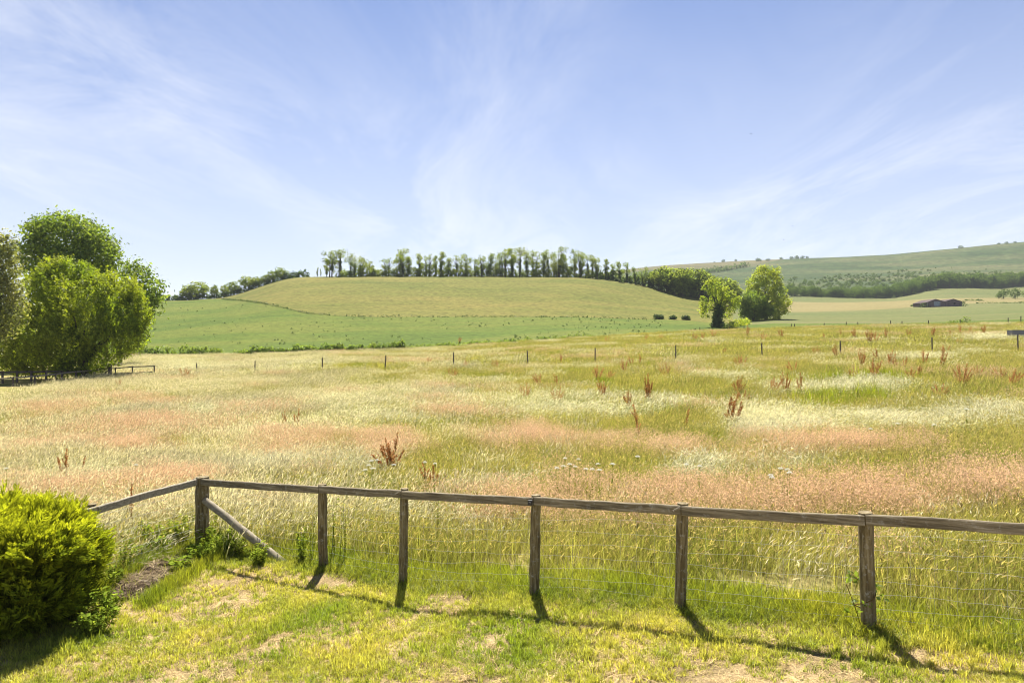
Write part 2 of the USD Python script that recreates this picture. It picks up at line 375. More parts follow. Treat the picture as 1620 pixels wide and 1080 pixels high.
def plank(p0, p1, h, w, seed=0, n=9, cham=0.008, wob=0.004, up=(0, 0, 1)):
    """A sawn rail from p0 to p1, height h, thickness w, chamfered and a little crooked."""
    p0, p1 = np.asarray(p0, float), np.asarray(p1, float)
    d = (p1 - p0) / np.linalg.norm(p1 - p0)
    side = np.cross(d, up); side /= np.linalg.norm(side)
    u = np.cross(side, d)
    c = cham
    prof = np.array([[-w / 2 + c, -h / 2], [w / 2 - c, -h / 2], [w / 2, -h / 2 + c], [w / 2, h / 2 - c], [w / 2 - c, h / 2], [-w / 2 + c, h / 2], [-w / 2, h / 2 - c], [-w / 2, -h / 2 + c]])
    g = np.random.default_rng(seed)
    rows = []
    offs = np.cumsum(g.normal(0, wob, (n, 2)), 0); offs -= np.linspace(0, 1, n)[:, None] * offs[-1]
    for k, t in enumerate(np.linspace(0, 1, n)):
        pr = prof * (1 + g.normal(0, 0.012, prof.shape)) + offs[k]
        rows.append(p0 + (p1 - p0) * t + pr[:, :1] * side + pr[:, 1:] * u)
    v = np.vstack(rows)
    i, j = np.meshgrid(np.arange(n - 1), np.arange(8), indexing='ij')
    q = np.stack([i * 8 + j, i * 8 + (j + 1) % 8, (i + 1) * 8 + (j + 1) % 8, (i + 1) * 8 + j], -1).reshape(-1, 4)
    f = [q[:, [0, 1, 2]], q[:, [0, 2, 3]]]
    for base in (0, (n - 1) * 8):
        ring = np.arange(8) + base
        f.append(np.array([[ring[0], ring[k], ring[k + 1]] if base else [ring[0], ring[k + 1], ring[k]] for k in range(1, 7)]))
    return v, np.vstack(f), {}

def box_mesh(c, s, rz=0.0):
    m = trimesh.creation.box(s)
    v = np.array(m.vertices)
    cs, sn = math.cos(rz), math.sin(rz)
    v = np.stack([v[:, 0] * cs - v[:, 1] * sn, v[:, 0] * sn + v[:, 1] * cs, v[:, 2]], 1) + np.asarray(c)
    return v, np.array(m.faces), {}

def blades(g, base, h, w, lean, segs=3, bend=1.8, tint=None):
    """Curved tapering ribbons from base; lean (n, 2) is how far each tip travels sideways as a share of h."""
    n = len(base)
    t = np.linspace(0, 1, segs + 1)
    lx = np.linalg.norm(lean, axis=1)
    drop = 1 - 0.35 * np.clip(lx, 0, 1.6)[:, None] * t[None] ** 2
    c = np.empty((n, segs + 1, 3))
    c[..., :2] = base[:, None, :2] + (lean * h[:, None])[:, None] * (t ** bend)[None, :, None]
    c[..., 2] = base[:, None, 2] + h[:, None] * t[None] * drop
    ang = g.random(n) * np.pi * 2
    side = np.stack([np.cos(ang), np.sin(ang), 0.15 * g.normal(size=n)], 1)
    ww = w[:, None] * (1 - t[:-1] ** 1.6)[None] * 0.5
    left, right = c[:, :-1] - side[:, None] * ww[..., None], c[:, :-1] + side[:, None] * ww[..., None]
    v = np.concatenate([np.stack([left, right], 2).reshape(n, 2 * segs, 3), c[:, -1:]], 1)
    k = 2 * segs + 1
    f = []
    for s in range(segs - 1):
        f += [[2 * s, 2 * s + 1, 2 * s + 3], [2 * s, 2 * s + 3, 2 * s + 2]]
    f.append([2 * segs - 2, 2 * segs - 1, 2 * segs])
    f = (np.array(f)[None] + (np.arange(n) * k)[:, None, None]).reshape(-1, 3)
    tint = g.random(n) if tint is None else tint
    tip = np.concatenate([np.repeat(t[:-1], 2), [1.0]])
    return v.reshape(-1, 3), f, {'tint': np.repeat(tint, k), 'tip': np.tile(tip, n)}, c

def diamonds(g, c, axis, length, width, tint=None, head=1.0):
    """Small two-triangle leaves or spikelets at c along axis."""
    n = len(c)
    axis = axis / (np.linalg.norm(axis, axis=1, keepdims=True) + 1e-9)
    r = g.normal(size=(n, 3))
    s = np.cross(axis, r); s /= np.linalg.norm(s, axis=1, keepdims=True) + 1e-9
    nn = np.cross(axis, s)
    l, w = length[:, None], width[:, None]
    v = np.stack([c - axis * l * 0.5, c + s * w * 0.5 - nn * w * 0.12, c + axis * l * 0.5, c - s * w * 0.5 - nn * w * 0.12], 1).reshape(-1, 3)
    f = (np.array([[0, 1, 2], [0, 2, 3]])[None] + (np.arange(n) * 4)[:, None, None]).reshape(-1, 3)
    tint = g.random(n) if tint is None else tint
    return v, f, {'tint': np.repeat(tint, 4), 'head': np.full(4 * n, head), 'tip': np.full(4 * n, 0.8)}

# ------------------------------------------------------------------ wood, metal, bark
def wood_mat(name, stops, rot=(0, 0, 0), stretch=(2, 45, 45), rough=0.85, spots=0.35, spot=(0.42, 0.41, 0.36)):
    return usdkit.material(stage, '/World/Looks/' + name, {
        'geo': ('geometry', {}),
        'map': ('mapping', {'mapping_type': 'point', 'rotation': rot, }),
        'map2': ('mapping', {'mapping_type': 'point', 'scale': stretch}),
        'n1': ('noise_texture', {'scale': 1.0, 'detail': 6.0, 'roughness': 0.65, 'distortion': 0.4}),
        'rm': ('map_range', {'from_min': 0.3, 'from_max': 0.7, 'to_min': 0.0, 'to_max': 1.0, 'clamp': True}),
        'ramp': ('rgb_ramp', {'ramp': stops}),
        'n2': ('noise_texture', {'scale': 14.0, 'detail': 5.0, 'roughness': 0.75}),
        'sp': ('map_range', {'from_min': 0.55, 'from_max': 0.68, 'to_min': 0.0, 'to_max': spots, 'clamp': True}),
        'mix': ('mix_color', {'b': spot}),
        'b': ('bump', {'strength': 0.7, 'distance': 0.006}),
        'p': ('principled_bsdf', {'roughness': rough, 'specular_ior_level': 0.25}),
    }, [('geo.position', 'map.vector'), ('map.vector', 'map2.vector'), ('map2.vector', 'n1.vector'), ('n1.fac', 'rm.value'), ('rm.result', 'ramp.fac'), ('geo.position', 'n2.vector'),
        ('n2.fac', 'sp.value'), ('sp.result', 'mix.fac'), ('ramp.color', 'mix.a'), ('mix.result', 'p.base_color'), ('n1.fac', 'b.height'), ('b.normal', 'p.normal')], surface='p.BSDF')

ANG = math.atan2(FENCE_D[1], FENCE_D[0])
GREYS = [(0, (0.04, 0.027, 0.010)), (0.35, (0.105, 0.078, 0.034)), (0.65, (0.18, 0.14, 0.068)), (1, (0.26, 0.215, 0.12))]
wood_mat('rail_wood', [(0, (0.06, 0.046, 0.025)), (0.4, (0.135, 0.110, 0.066)), (0.7, (0.21, 0.175, 0.11)), (1, (0.31, 0.27, 0.19))], rot=(0, 0, -ANG))
wood_mat('wing_wood', [(0, (0.12, 0.10, 0.07)), (0.5, (0.25, 0.22, 0.16)), (1, (0.38, 0.34, 0.27))], rot=(0, 0, math.radians(70)))
wood_mat('post_wood', GREYS, stretch=(40, 40, 3), spots=0.45)
wood_mat('old_wood', [(0, (0.035, 0.028, 0.022)), (0.5, (0.085, 0.07, 0.055)), (1, (0.15, 0.13, 0.11))], stretch=(10, 10, 3), spots=0.2)
wood_mat('silver_wood', [(0, (0.11, 0.092, 0.062)), (0.5, (0.20, 0.172, 0.122)), (1, (0.31, 0.27, 0.20))], stretch=(3, 10, 10), spots=0.2)
wood_mat('bark', [(0, (0.03, 0.025, 0.018)), (0.5, (0.075, 0.062, 0.045)), (1, (0.13, 0.11, 0.085))], stretch=(4, 4, 0.7), spots=0.3, spot=(0.13, 0.14, 0.08))
usdkit.material(stage, '/World/Looks/wire', {'p': ('principled_bsdf', {'base_color': (0.55, 0.55, 0.52), 'metallic': 0.6, 'roughness': 0.45})}, [], surface='p.BSDF')
usdkit.material(stage, '/World/Looks/net_wire', {'p': ('principled_bsdf', {'base_color': (0.42, 0.42, 0.39), 'roughness': 0.9, 'specular_ior_level': 0.1})}, [], surface='p.BSDF')
usdkit.material(stage, '/World/Looks/black_plastic', {'p': ('principled_bsdf', {'base_color': (0.015, 0.015, 0.016), 'roughness': 0.4})}, [], surface='p.BSDF')

# ------------------------------------------------------------------ the garden fence
def gz(x, y):
    return float(ground_z(x, y))
fence = thing('garden_fence', 'weathered post and rail garden fence with stock netting and a leaning brace at its corner', 'fence')
POSTS = [(0.0, 755, 0.105), (0.2646, 767, 0.066), (0.417, 773.5, 0.058), (0.6228, 784, 0.063), (0.811, 797, 0.064), (1.0, 811.5, 0.07), (1.19, 830, 0.066)]
TOPS = []
fn = np.array([FENCE_D[1], -FENCE_D[0]]) / FLEN      # towards the meadow? (sign fixed below)
if fn[1] < 0:
    fn = -fn
fdir = FENCE_D / FLEN
for k, (t, vt, r) in enumerate(POSTS):
    p = fence_pt(t)
    top = EYE + (540 - vt) / F * p[1] + 0.012
    b = gz(*p) - 0.25
    TOPS.append(top)
    rng = np.random.default_rng(40 + k)
    n = 12
    zz = np.linspace(b, top, n)
    wob = np.cumsum(rng.normal(0, 0.004, (n, 2)), 0)
    wob -= wob[-1]
    lean = rng.normal(0, 0.012, 2) * (k > 0)
    pts = np.column_stack([p[0] + wob[:, 0] + lean[0] * (top - zz), p[1] + wob[:, 1] + lean[1] * (top - zz) + (0.0 if k else 0.0), zz])
    rad = r * (1 + 0.06 * np.linspace(1, 0, n)) * (1 + 0.03 * rng.normal(size=n))
    rad[-1] *= 0.93
    obj('post', tube(pts, rad, 12, 0.07, k)[:2], 'post_wood', fence, smooth=40, )
RAIL_H, RAIL_W = 0.105, 0.05
def rail_pt(t, front=0.0):
    p = fence_pt(t) - fn * (0.06 + front)
    ts = [q[0] for q in POSTS]
    return np.array([p[0], p[1], np.interp(t, ts, TOPS) - 0.018 - RAIL_H / 2])
cuts = [-0.012, 0.2646, 0.417, 0.6228, 0.811, 1.0, 1.19]
for k in range(6):
    g0, g1 = (0.0005 if k else 0), 0.0005
    a, b = rail_pt(cuts[k] + g0), rail_pt(cuts[k + 1] - g1)
    dz = [0.0, 0.006, -0.004, 0.004, -0.003, 0.005][k]
    a[2] += dz; b[2] += dz * 0.5
    obj('rail', plank(a, b, RAIL_H, RAIL_W, 70 + k, 14, 0.009, 0.0035)[:2], 'rail_wood', fence)
# wing that turns towards the camera on the left, with its own post beside the conifer
w0 = np.array([-5.1, 11.2]); w1 = np.array([-5.83, 9.55]); w2 = np.array([-6.55, 7.95])
wd = (w1 - w0) / np.linalg.norm(w1 - w0)
wz0, wz1 = TOPS[0] - 0.018 - RAIL_H / 2, EYE - (806 - 540) / F * 9.55
wa = np.array([*(w0 + wd * 0.0 + np.array([-0.06, -0.08])), wz0]); wb = np.array([*(w1 + np.array([0.02, -0.02])), wz1])
obj('rail', plank(wa, wb, RAIL_H, RAIL_W, 90, 12, 0.009, 0.004)[:2], 'wing_wood', fence)
obj('rail', plank(wb + (wb - wa) / np.linalg.norm(wb - wa) * 0.006 + [-0.012, 0, 0], np.array([*w2, wz1 - 0.05]), RAIL_H, RAIL_W, 91, 8, 0.009, 0.004)[:2], 'wing_wood', fence)
for k, (q, top) in enumerate(((w1 + [-0.1, 0.03], wz1 + 0.075), (w2 + [-0.1, 0.03], wz1 + 0.02))):
    zz = np.linspace(gz(*q) - 0.25, top, 9)
    obj('post', tube(np.column_stack([np.full(9, q[0]), np.full(9, q[1]), zz]), 0.062, 12, 0.08, 200 + k)[:2], 'post_wood', fence, smooth=40)
# brace
bt = np.array([*(fence_pt(0.006) - fn * 0.03), EYE - (790 - 540) / F * 11.1]); bb = hit(452, 889); bb = bb + [0, 0, -0.02]
rngb = np.random.default_rng(5)
bp = bt + (bb - bt) * np.linspace(0.02, 1.02, 14)[:, None] + np.cumsum(rngb.normal(0, 0.003, (14, 3)), 0)
obj('brace', tube(bp, np.linspace(0.056, 0.066, 14), 12, 0.1, 9)[:2], 'silver_wood', fence, smooth=40)
# netting: seven line wires on each stretch, thin stays
NETH = [0.08, 0.20, 0.33, 0.47, 0.62, 0.78, 0.93]
def net_pt(t, h, off=0.085):
    p = fence_pt(t) + fn * off
    return np.array([p[0], p[1], gz(*p) + h])
rngw = np.random.default_rng(11)
for h in NETH:
    pts = [net_pt(t, h + 0.012 * math.sin(t * 37 + h * 20)) for t in np.linspace(0.0, 1.19, 60)]
    obj('line_wire', tube(pts, 0.0013, 4)[:2], 'net_wire', fence)
for h in NETH:
    pts = []
    for s in np.linspace(0, 1, 14):
        q = w0 * (1 - s) + w2 * s + np.array([-0.08, 0.02])
        pts.append([q[0], q[1], gz(*q) + h + 0.03 * s])
    obj('line_wire', tube(pts, 0.0018, 4)[:2], 'net_wire', fence)
st = []
for t in np.arange(0.01, 1.19, 0.2 / FLEN):
    tt = t + rngw.normal(0, 0.0006)
    st.append(tube([net_pt(tt, NETH[0]), net_pt(tt + rngw.normal(0, 0.001), 0.5), net_pt(tt, NETH[-1])], 0.001, 3))
for s in np.arange(0.05, 0.98, 0.08):
    q = w0 * (1 - s) + w2 * s + np.array([-0.08, 0.02])
    st.append(tube([[q[0], q[1], gz(*q) + 0.08 + 0.03 * s], [q[0], q[1], gz(*q) + 0.93 + 0.03 * s]], 0.001, 3))
tag(obj('stay_wires', join(st)[:2], 'net_wire', fence), kind='stuff')
# little things fixed to it
pb = rail_pt(0.6228) - np.array([*(fn * 0.03), 0]) + np.array([-0.035, -0.03, 0.0])
hb = obj('insulator', join([box_mesh(pb, (0.05, 0.035, 0.06), ANG), box_mesh(pb + [0, -0.03, -0.005], (0.03, 0.03, 0.03), ANG)])[:2], 'black_plastic', fence)
tag(hb, 'small black plastic insulator on the rail')
for t, dx in ((0.417, -0.05), (0.811, -0.06)):
    c = rail_pt(t) - np.array([*(fn * 0.034), 0]) + np.array([dx, -0.02, 0.03])
    tag(obj('splinter', plank(c + [-0.035, 0, -0.02], c + [0.05, -0.005, 0.028], 0.018, 0.01, 3, 5, 0.003, 0.001)[:2], 'wing_wood', fence), 'pale splinter standing off the rail')

# ------------------------------------------------------------------ grass
leafy('grass_green', (0.165, 0.19, 0.042), (0.28, 0.275, 0.075), (1.45, 1.35, 0.8), tip=None, head=(0.33, 0.29, 0.12), scale=0.3, tintamt=0.75, tmix=0.5, gloss=0.02)
leafy('grass_straw', (0.26, 0.265, 0.1), (0.39, 0.37, 0.18), (1.15, 1.15, 1.0), head=(0.6, 0.54, 0.36), scale=0.25, tintamt=0.65, tmix=0.45, gloss=0.015, seed=3.0)
leafy('grass_pink', (0.25, 0.24, 0.08), (0.37, 0.315, 0.14), (1.15, 1.1, 0.95), head=(0.6, 0.415, 0.28), scale=0.3, tintamt=0.4, tmix=0.45, gloss=0.01, seed=5.0)
leafy('grass_pale', (0.32, 0.34, 0.16), (0.52, 0.5, 0.3), (1.1, 1.1, 0.95), head=(0.7, 0.66, 0.46), scale=0.4, tintamt=0.55, tmix=0.4, gloss=0.03, seed=7.0)
leafy('grass_lush', (0.12, 0.175, 0.015), (0.21, 0.24, 0.026), (1.6, 1.45, 0.7), scale=0.8, tintamt=0.7, tmix=0.5, gloss=0.02, seed=9.0)
leafy('lawn_grass', (0.2, 0.265, 0.03), (0.42, 0.405, 0.09), (1.45, 1.36, 0.7), scale=0.9, tintamt=0.7, tmix=0.5, gloss=0.025, seed=2.0)
leafy('lawn_thatch', (0.44, 0.34, 0.165), (0.62, 0.49, 0.27), (1.0, 0.95, 0.8), scale=1.2, tintamt=0.65, tmix=0.3, seed=4.0)

WIND = np.array([0.28, -0.05])
def grass_patch(seed, size, n, h, w, kind, wide=1.0):
    """One patch of a kind of grass. wide scales blade and head widths for far patches."""
    g = np.random.default_rng(seed)
    base = np.column_stack([(g.random((n, 2)) - 0.5) * size * 1.15, np.zeros(n) - 0.03])
    spread = {'green': 0.32, 'straw': 0.22, 'pink': 0.2, 'pale': 0.45, 'lush': 0.35}[kind]
    lean = g.normal(0, spread, (n, 2)) + WIND * {'pale': 2.9, 'straw': 1.2, 'pink': 0.8, 'green': 0.6, 'lush': 0.2}[kind]
    lowf = fbm(np.column_stack([base[:, :2] * 1.7 / max(size, 1) * 2, np.full(n, seed * 1.0)]), 2, seed)
    hh = h * (0.55 + 0.65 * g.random(n)) * (0.65 + 0.7 * lowf)
    tint = np.clip(g.normal(0.45, 0.26, n) + (g.random(n) < 0.12) * 0.5, 0, 1.2)
    v, f, a, c = blades(g, base, hh, w * wide * (0.6 + 0.8 * g.random(n)), lean, 3, 1.8, tint)
    a['head'] = np.zeros(len(v))
    parts = [(v, f, a)]
    frac = {'green': 0.2, 'straw': 0.6, 'pink': 0.75, 'pale': 0.7, 'lush': 0.0}[kind]
    m = g.random(n) < frac
    if m.any():
        tipp, d = c[m, -1], c[m, -1] - c[m, -2]
        k = m.sum()
        if kind == 'pink':       # airy panicles
            reps = 5
            cc = np.repeat(tipp, reps, 0) + np.column_stack([g.normal(0, 0.035 * math.sqrt(wide), (k * reps, 2)), g.normal(-0.05, 0.06, k * reps)])
            parts.append(diamonds(g, cc, g.normal(size=(k * reps, 3)) + [0, 0, 0.8], np.full(k * reps, 0.035) * wide ** 0.7, np.full(k * reps, 0.011) * wide, head=1.0))
        else:
            reps = 2
            cc = np.repeat(tipp, reps, 0)
            L0 = {'green': 0.08, 'straw': 0.09, 'pale': 0.10}[kind]
            parts.append(diamonds(g, cc, np.repeat(d, reps, 0) + g.normal(0, 0.02, (k * reps, 3)), L0 * (0.7 + 0.6 * g.random(k * reps)) * wide ** 0.4, np.full(k * reps, 0.013) * wide, head=1.0))
    return join(parts)

KINDS = ['green', 'straw', 'pink', 'pale']
MATK = {'green': 'grass_green', 'straw': 'grass_straw', 'pink': 'grass_pink', 'pale': 'grass_pale'}
HK = {'green': 0.46, 'straw': 0.5, 'pink': 0.52, 'pale': 0.5}
# patches of each kind where the photograph shows them: (u, v) of the grass tops, radii in the picture, turned into places on the ground
SPOTS = {
    'pink': [(1000, 770, 200, 14), (1250, 782, 170, 16), (1470, 772, 160, 18), (880, 800, 120, 12), (1150, 760, 120, 10), (620, 700, 70, 12), (470, 693, 75, 12), (840, 672, 45, 6), (850, 696, 60, 11),
             (170, 694, 90, 13), (50, 690, 50, 12), (110, 768, 90, 11), (290, 748, 90, 8), (1060, 705, 110, 10), (190, 630, 90, 7), (430, 642, 70, 5), (1290, 700, 90, 9), (700, 640, 60, 8),
             (1450, 690, 70, 8), (260, 660, 80, 7), (60, 645, 50, 8), (1560, 740, 60, 14)],
    'pale': [(1190, 652, 60, 16), (1050, 636, 30, 8), (1410, 650, 80, 9), (1250, 655, 60, 14), (1095, 722, 50, 16), (550, 722, 70, 12), (1340, 604, 110, 7), (300, 578, 70, 9), (480, 574, 60, 6), (830, 640, 40, 6),
             (960, 632, 40, 6), (880, 625, 40, 8), (340, 640, 80, 8), (650, 640, 60, 7), (1310, 715, 90, 9), (1560, 640, 60, 10), (120, 740, 60, 8), (420, 720, 60, 10), (760, 625, 60, 6), (1490, 560, 80, 6), (1560, 530, 45, 4), (1150, 585, 50, 5)],
    'green': [(600, 745, 130, 16), (1110, 612, 70, 9), (1520, 575, 110, 14), (720, 700, 80, 14), (940, 720, 150, 14), (1350, 725, 110, 12), (1420, 620, 120, 7), (1000, 600, 90, 10), (520, 690, 60, 8),
              (1250, 590, 80, 8), (760, 585, 140, 5), (560, 580, 90, 5), (1570, 690, 60, 16), (100, 610, 0.1, 0.1), (300, 700, 60, 8), (1600, 800, 60, 20), (480, 760, 80, 10), (1000, 660, 60, 8)],
}
_cent = {k: np.array([[a, b, c, d] for a, b, c, d in v]) for k, v in SPOTS.items()}
def kind_weights(x, y):
    z = ground_z(x, y, False) + 0.4
    u, v = 810 + F * x / y, 540 - F * (z - EYE) / y
    s = np.stack([x, y, 0 * x], -1)
    w = {'straw': 0.55 + 0.6 * (fbm(s * 0.12, 3, 31) - 0.5) + np.clip((700 - u) / 1200, -0.4, 0.3),
         'green': 0.72 + 1.5 * (fbm(s * 0.22, 3, 32) - 0.5) + np.clip((u - 700) / 1200, -0.25, 0.3),
         'pink': 0.12 + 1.2 * np.clip(fbm(s * [0.1, 0.25, 1], 3, 33) - 0.52, 0, 1) + 0 * x,
         'pale': 0.10 + 1.5 * np.clip(fbm(s * [0.12, 0.3, 1], 3, 34) - 0.5, 0, 1) + 0 * x}
    rag = np.clip(2.6 * fbm(s * [0.55, 1.0, 1], 3, 35) - 0.45, 0.05, 1.6)
    for k, arr in _cent.items():
        for a, b, c, d in arr:
            q = ((u - a) / c) ** 2 + ((v - b) / (d * 1.3)) ** 2
            w[k] = w[k] + 2.1 * np.exp(-q * 1.1) * rag
    near = np.clip(1 - (y - fence_y(x / y)) / 2.2, 0, 1)
    w['green'] = w['green'] + 1.6 * near
    w['pink'] = w['pink'] * (1 - 0.9 * near)
    return np.stack([np.clip(w[k], 0.01, None) for k in KINDS], -1)

rng = np.random.default_rng(77)
LEFT_MOWN = lambda x, y: (x / y < -0.62) & (y > 55) & (y < 90)
def scatter(y0, y1, step, amax=0.86):
    n = int(amax * (y1 ** 2 - y0 ** 2) / step ** 2)
    y = np.sqrt(rng.random(n) * (y1 ** 2 - y0 ** 2) + y0 ** 2)
    a = (rng.random(n) * 2 - 1) * amax
    return a * y, y

lods = [(6.0, 24.0, 0.42, 1.0, 260, 0.0055, 1.05), (24.0, 58.0, 0.95, 2.2, 360, 0.0095, 1.6), (58.0, 141.0, 2.0, 4.5, 420, 0.016, 2.6)]
inst = {k: ([], [], [], [], []) for k in KINDS}      # protos, idx, pos, yaw, scale
for li, (y0, y1, step, size, n, w, wide) in enumerate(lods):
    x, y = scatter(y0, y1, step)
    u = 810 + F * x / y
    ok = (y > fence_y(x / y) + 0.30 + 0.25 * rng.random(len(y))) & (y < EDGE(u) - size * 0.35)
    pf = np.interp(u, [-60, 0, 60, 120, 176, 182], [38, 43, 48, 56, 61, 200])
    ok &= ~((u < 182) & (y > pf) & (y < 95))
    x, y = x[ok], y[ok]
    wts = (kind_weights(x, y) * (0.6 + 0.8 * fbm(np.stack([x, y, 0 * x], -1) * 0.9, 2, 36))[:, None] ** 0) ** 2.1
    wts /= wts.sum(1, keepdims=True)
    pick = (wts.cumsum(1) > rng.random(len(x))[:, None]).argmax(1)
    z = ground_z(x, y)
    tall = 0.75 + 0.5 * fbm(np.stack([x, y, 0 * x], -1) * 0.3, 3, 51)
    for ki, k in enumerate(KINDS):
        pr, idx, pos, yaw, scl = inst[k]
        b0 = len(pr)
        for s in range(3):
            pr.append((lambda q: ((q[0], q[1]), MATK[k], q[2]))(grass_patch(1000 * li + 100 * ki + s, size, n, HK[k], w, k, wide)))
        m = np.where(pick == ki)[0]
        idx.extend(b0 + rng.integers(0, 3, len(m)))
        pos.extend(np.column_stack([x[m], y[m], z[m]]))
        swirl = 5.0 * (fbm(np.stack([x[m], y[m], 0 * x[m]], -1) * 0.22, 2, 37) - 0.5) if k in ('pale', 'straw') else 0.0
        yaw.extend(rng.normal(0, 0.45, len(m)) + swirl)
        sc = (0.8 + 0.4 * rng.random(len(m)))
        scl.extend(np.column_stack([np.ones(len(m)), np.ones(len(m)), sc * tall[m]]))
NAMES = {'green': 'green_grass', 'straw': 'straw_grass', 'pink': 'pink_grass', 'pale': 'pale_grass'}
LAB = {'green': 'green leafy grass spread through the hay meadow', 'straw': 'straw coloured seeding grass covering the hay meadow', 'pink': 'pinkish seed head grass in hazy bands across the meadow', 'pale': 'silvery bleached grass in swirling patches of the meadow'}
for k in KINDS:
    pr, idx, pos, yaw, scl = inst[k]
    tag(instancer(NAMES[k], None, pr, idx, pos, yaw, scl), LAB[k], 'grass', kind='stuff')

# lush edge under the fence
pr = [(lambda q: ((q[0], q[1]), 'grass_lush', q[2]))(grass_patch(500 + s, 0.55, 150, 0.26, 0.007, 'lush')) for s in range(4)]
idx, pos, yaw, scl = [], [], [], []
for t in np.arange(-0.02, 1.25, 0.014):
    for r in range(5):
        off = abs(rng.normal(0.0, 0.30)) - 0.04
        p = fence_pt(t + rng.normal(0, 0.01)) + fn * off
        hgt = np.clip(0.40 + off * 1.1, 0.2, 1.2) * (0.45 + 0.9 * rng.random() ** 1.5)
        idx.append(rng.integers(0, 4)); pos.append([p[0], p[1], gz(*p)]); yaw.append(rng.random() * 6.28); scl.append([1, 1, hgt])
for s in np.arange(-0.02, 1.0, 0.03):
    for r in range(3):
        q = w0 * (1 - s) + w2 * s + rng.normal(0, 0.3, 2)
        idx.append(rng.integers(0, 4)); pos.append([q[0], q[1], gz(*q)]); yaw.append(rng.random() * 6.28); scl.append([1, 1, 0.5 + 0.8 * rng.random()])
tag(instancer('verge_grass', None, pr, idx, pos, yaw, scl), 'lush green grass left uncut along the foot of the garden fence', 'grass', kind='stuff')

# mown lawn: short blades over dry thatch
def lawn_patch(seed, size, n, h, w, spread):
    g = np.random.default_rng(seed)
    cl = g.random((max(4, n // 18), 2)) - 0.5
    base = cl[g.integers(0, len(cl), n)] * size + g.normal(0, 0.02, (n, 2)) * (0.5 + g.random((n, 1)))
    base = np.column_stack([base, np.full(n, -0.006)])
    v, f, a, c = blades(g, base, h * (0.4 + 0.9 * g.random(n)), w * (0.6 + 0.8 * g.random(n)), g.normal(0, spread, (n, 2)), 2, 1.5)
    return v, f, a
pr_g = [(lambda q: ((q[0], q[1]), 'lawn_grass', q[2]))(lawn_patch(600 + s, 0.5, 420, 0.06, 0.0065, 0.55)) for s in range(5)]
pr_t = [(lambda q: ((q[0], q[1]), 'lawn_thatch', q[2]))(lawn_patch(640 + s, 0.5, 420, 0.022, 0.0045, 2.6)) for s in range(4)]
x, y = scatter(4.8, 13.0, 0.17, 0.95)
ok = y < fence_y(x / y) + 0.1
x, y = x[ok], y[ok]
cover = fbm(np.stack([x * 0.8, y * 1.3, 0 * x], -1), 4, 61)
edge = fence_y(x / y) - y
dens = np.clip((cover - 0.34) * 4.5, 0.2, 1.0)
dens = np.where(edge < 0.9, np.clip(dens + 0.25, 0, 1), dens)
furrow = np.abs(edge - 0.62 - 0.12 * np.sin(x * 1.3) - 0.1 * (fbm(np.stack([x, y, 0 * x], -1), 2, 62) - 0.5)) < 0.09
dens = np.where(furrow, dens * 0.12, dens)
heap_c = np.array([-5.45, 9.75])
far_heap = np.hypot((x - heap_c[0]) / 0.75, (y - heap_c[1]) / 0.55) > 1
m = (rng.random(len(x)) < dens) & far_heap
z = ground_z(x, y)
lush = 0.7 + 0.9 * fbm(np.stack([x * 1.2, y * 1.2, 0 * x], -1), 3, 63) + np.clip(0.5 - edge, 0, 1) * 1.2 + (rng.random(len(x)) < 0.07) * 0.9
tag(instancer('lawn_grass', None, pr_g, rng.integers(0, 5, m.sum()), np.column_stack([x, y, z])[m], rng.random(m.sum()) * 6.28, np.column_stack([np.ones(m.sum()), np.ones(m.sum()), lush[m] * (0.7 + 0.6 * rng.random(m.sum()))])),
    'short bright green grass of the mown garden lawn', 'grass', kind='stuff')
m = (rng.random(len(x)) < 0.55) & ~furrow
tag(instancer('dry_thatch', None, pr_t, rng.integers(0, 4, m.sum()), np.column_stack([x, y, z + 0.002])[m], rng.random(m.sum()) * 6.28, 0.8 + 0.5 * rng.random(m.sum())),
    'dry straw coloured mowings lying in patches on the lawn', 'grass', kind='stuff')

# ------------------------------------------------------------------ leaves, crowns, trees
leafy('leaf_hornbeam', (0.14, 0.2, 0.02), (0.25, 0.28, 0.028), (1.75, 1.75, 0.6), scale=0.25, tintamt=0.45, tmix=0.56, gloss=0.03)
leafy('leaf_dark', (0.1, 0.165, 0.026), (0.16, 0.215, 0.04), (1.8, 1.7, 0.7), scale=0.3, tintamt=0.45, tmix=0.52, gloss=0.03)
leafy('leaf_olive', (0.13, 0.16, 0.05), (0.2, 0.21, 0.07), (1.7, 1.6, 0.8), scale=0.5, tintamt=0.5, tmix=0.5, gloss=0.05)
leafy('leaf_lime', (0.17, 0.235, 0.03), (0.27, 0.3, 0.04), (1.85, 1.75, 0.65), scale=0.3, tintamt=0.45, tmix=0.56, gloss=0.03)
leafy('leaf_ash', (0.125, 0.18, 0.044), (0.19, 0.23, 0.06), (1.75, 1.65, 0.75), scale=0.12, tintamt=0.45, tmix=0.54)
leafy('leaf_ivy', (0.05, 0.085, 0.018), (0.08, 0.12, 0.024), (1.5, 1.5, 0.8), scale=0.3, tintamt=0.4, tmix=0.34, gloss=0.05)
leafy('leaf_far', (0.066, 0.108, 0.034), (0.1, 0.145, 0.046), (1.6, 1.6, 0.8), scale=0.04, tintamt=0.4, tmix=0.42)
leafy('leaf_weed', (0.15, 0.22, 0.028), (0.24, 0.28, 0.04), (1.5, 1.4, 0.8), scale=2.0, tintamt=0.5, tmix=0.47)

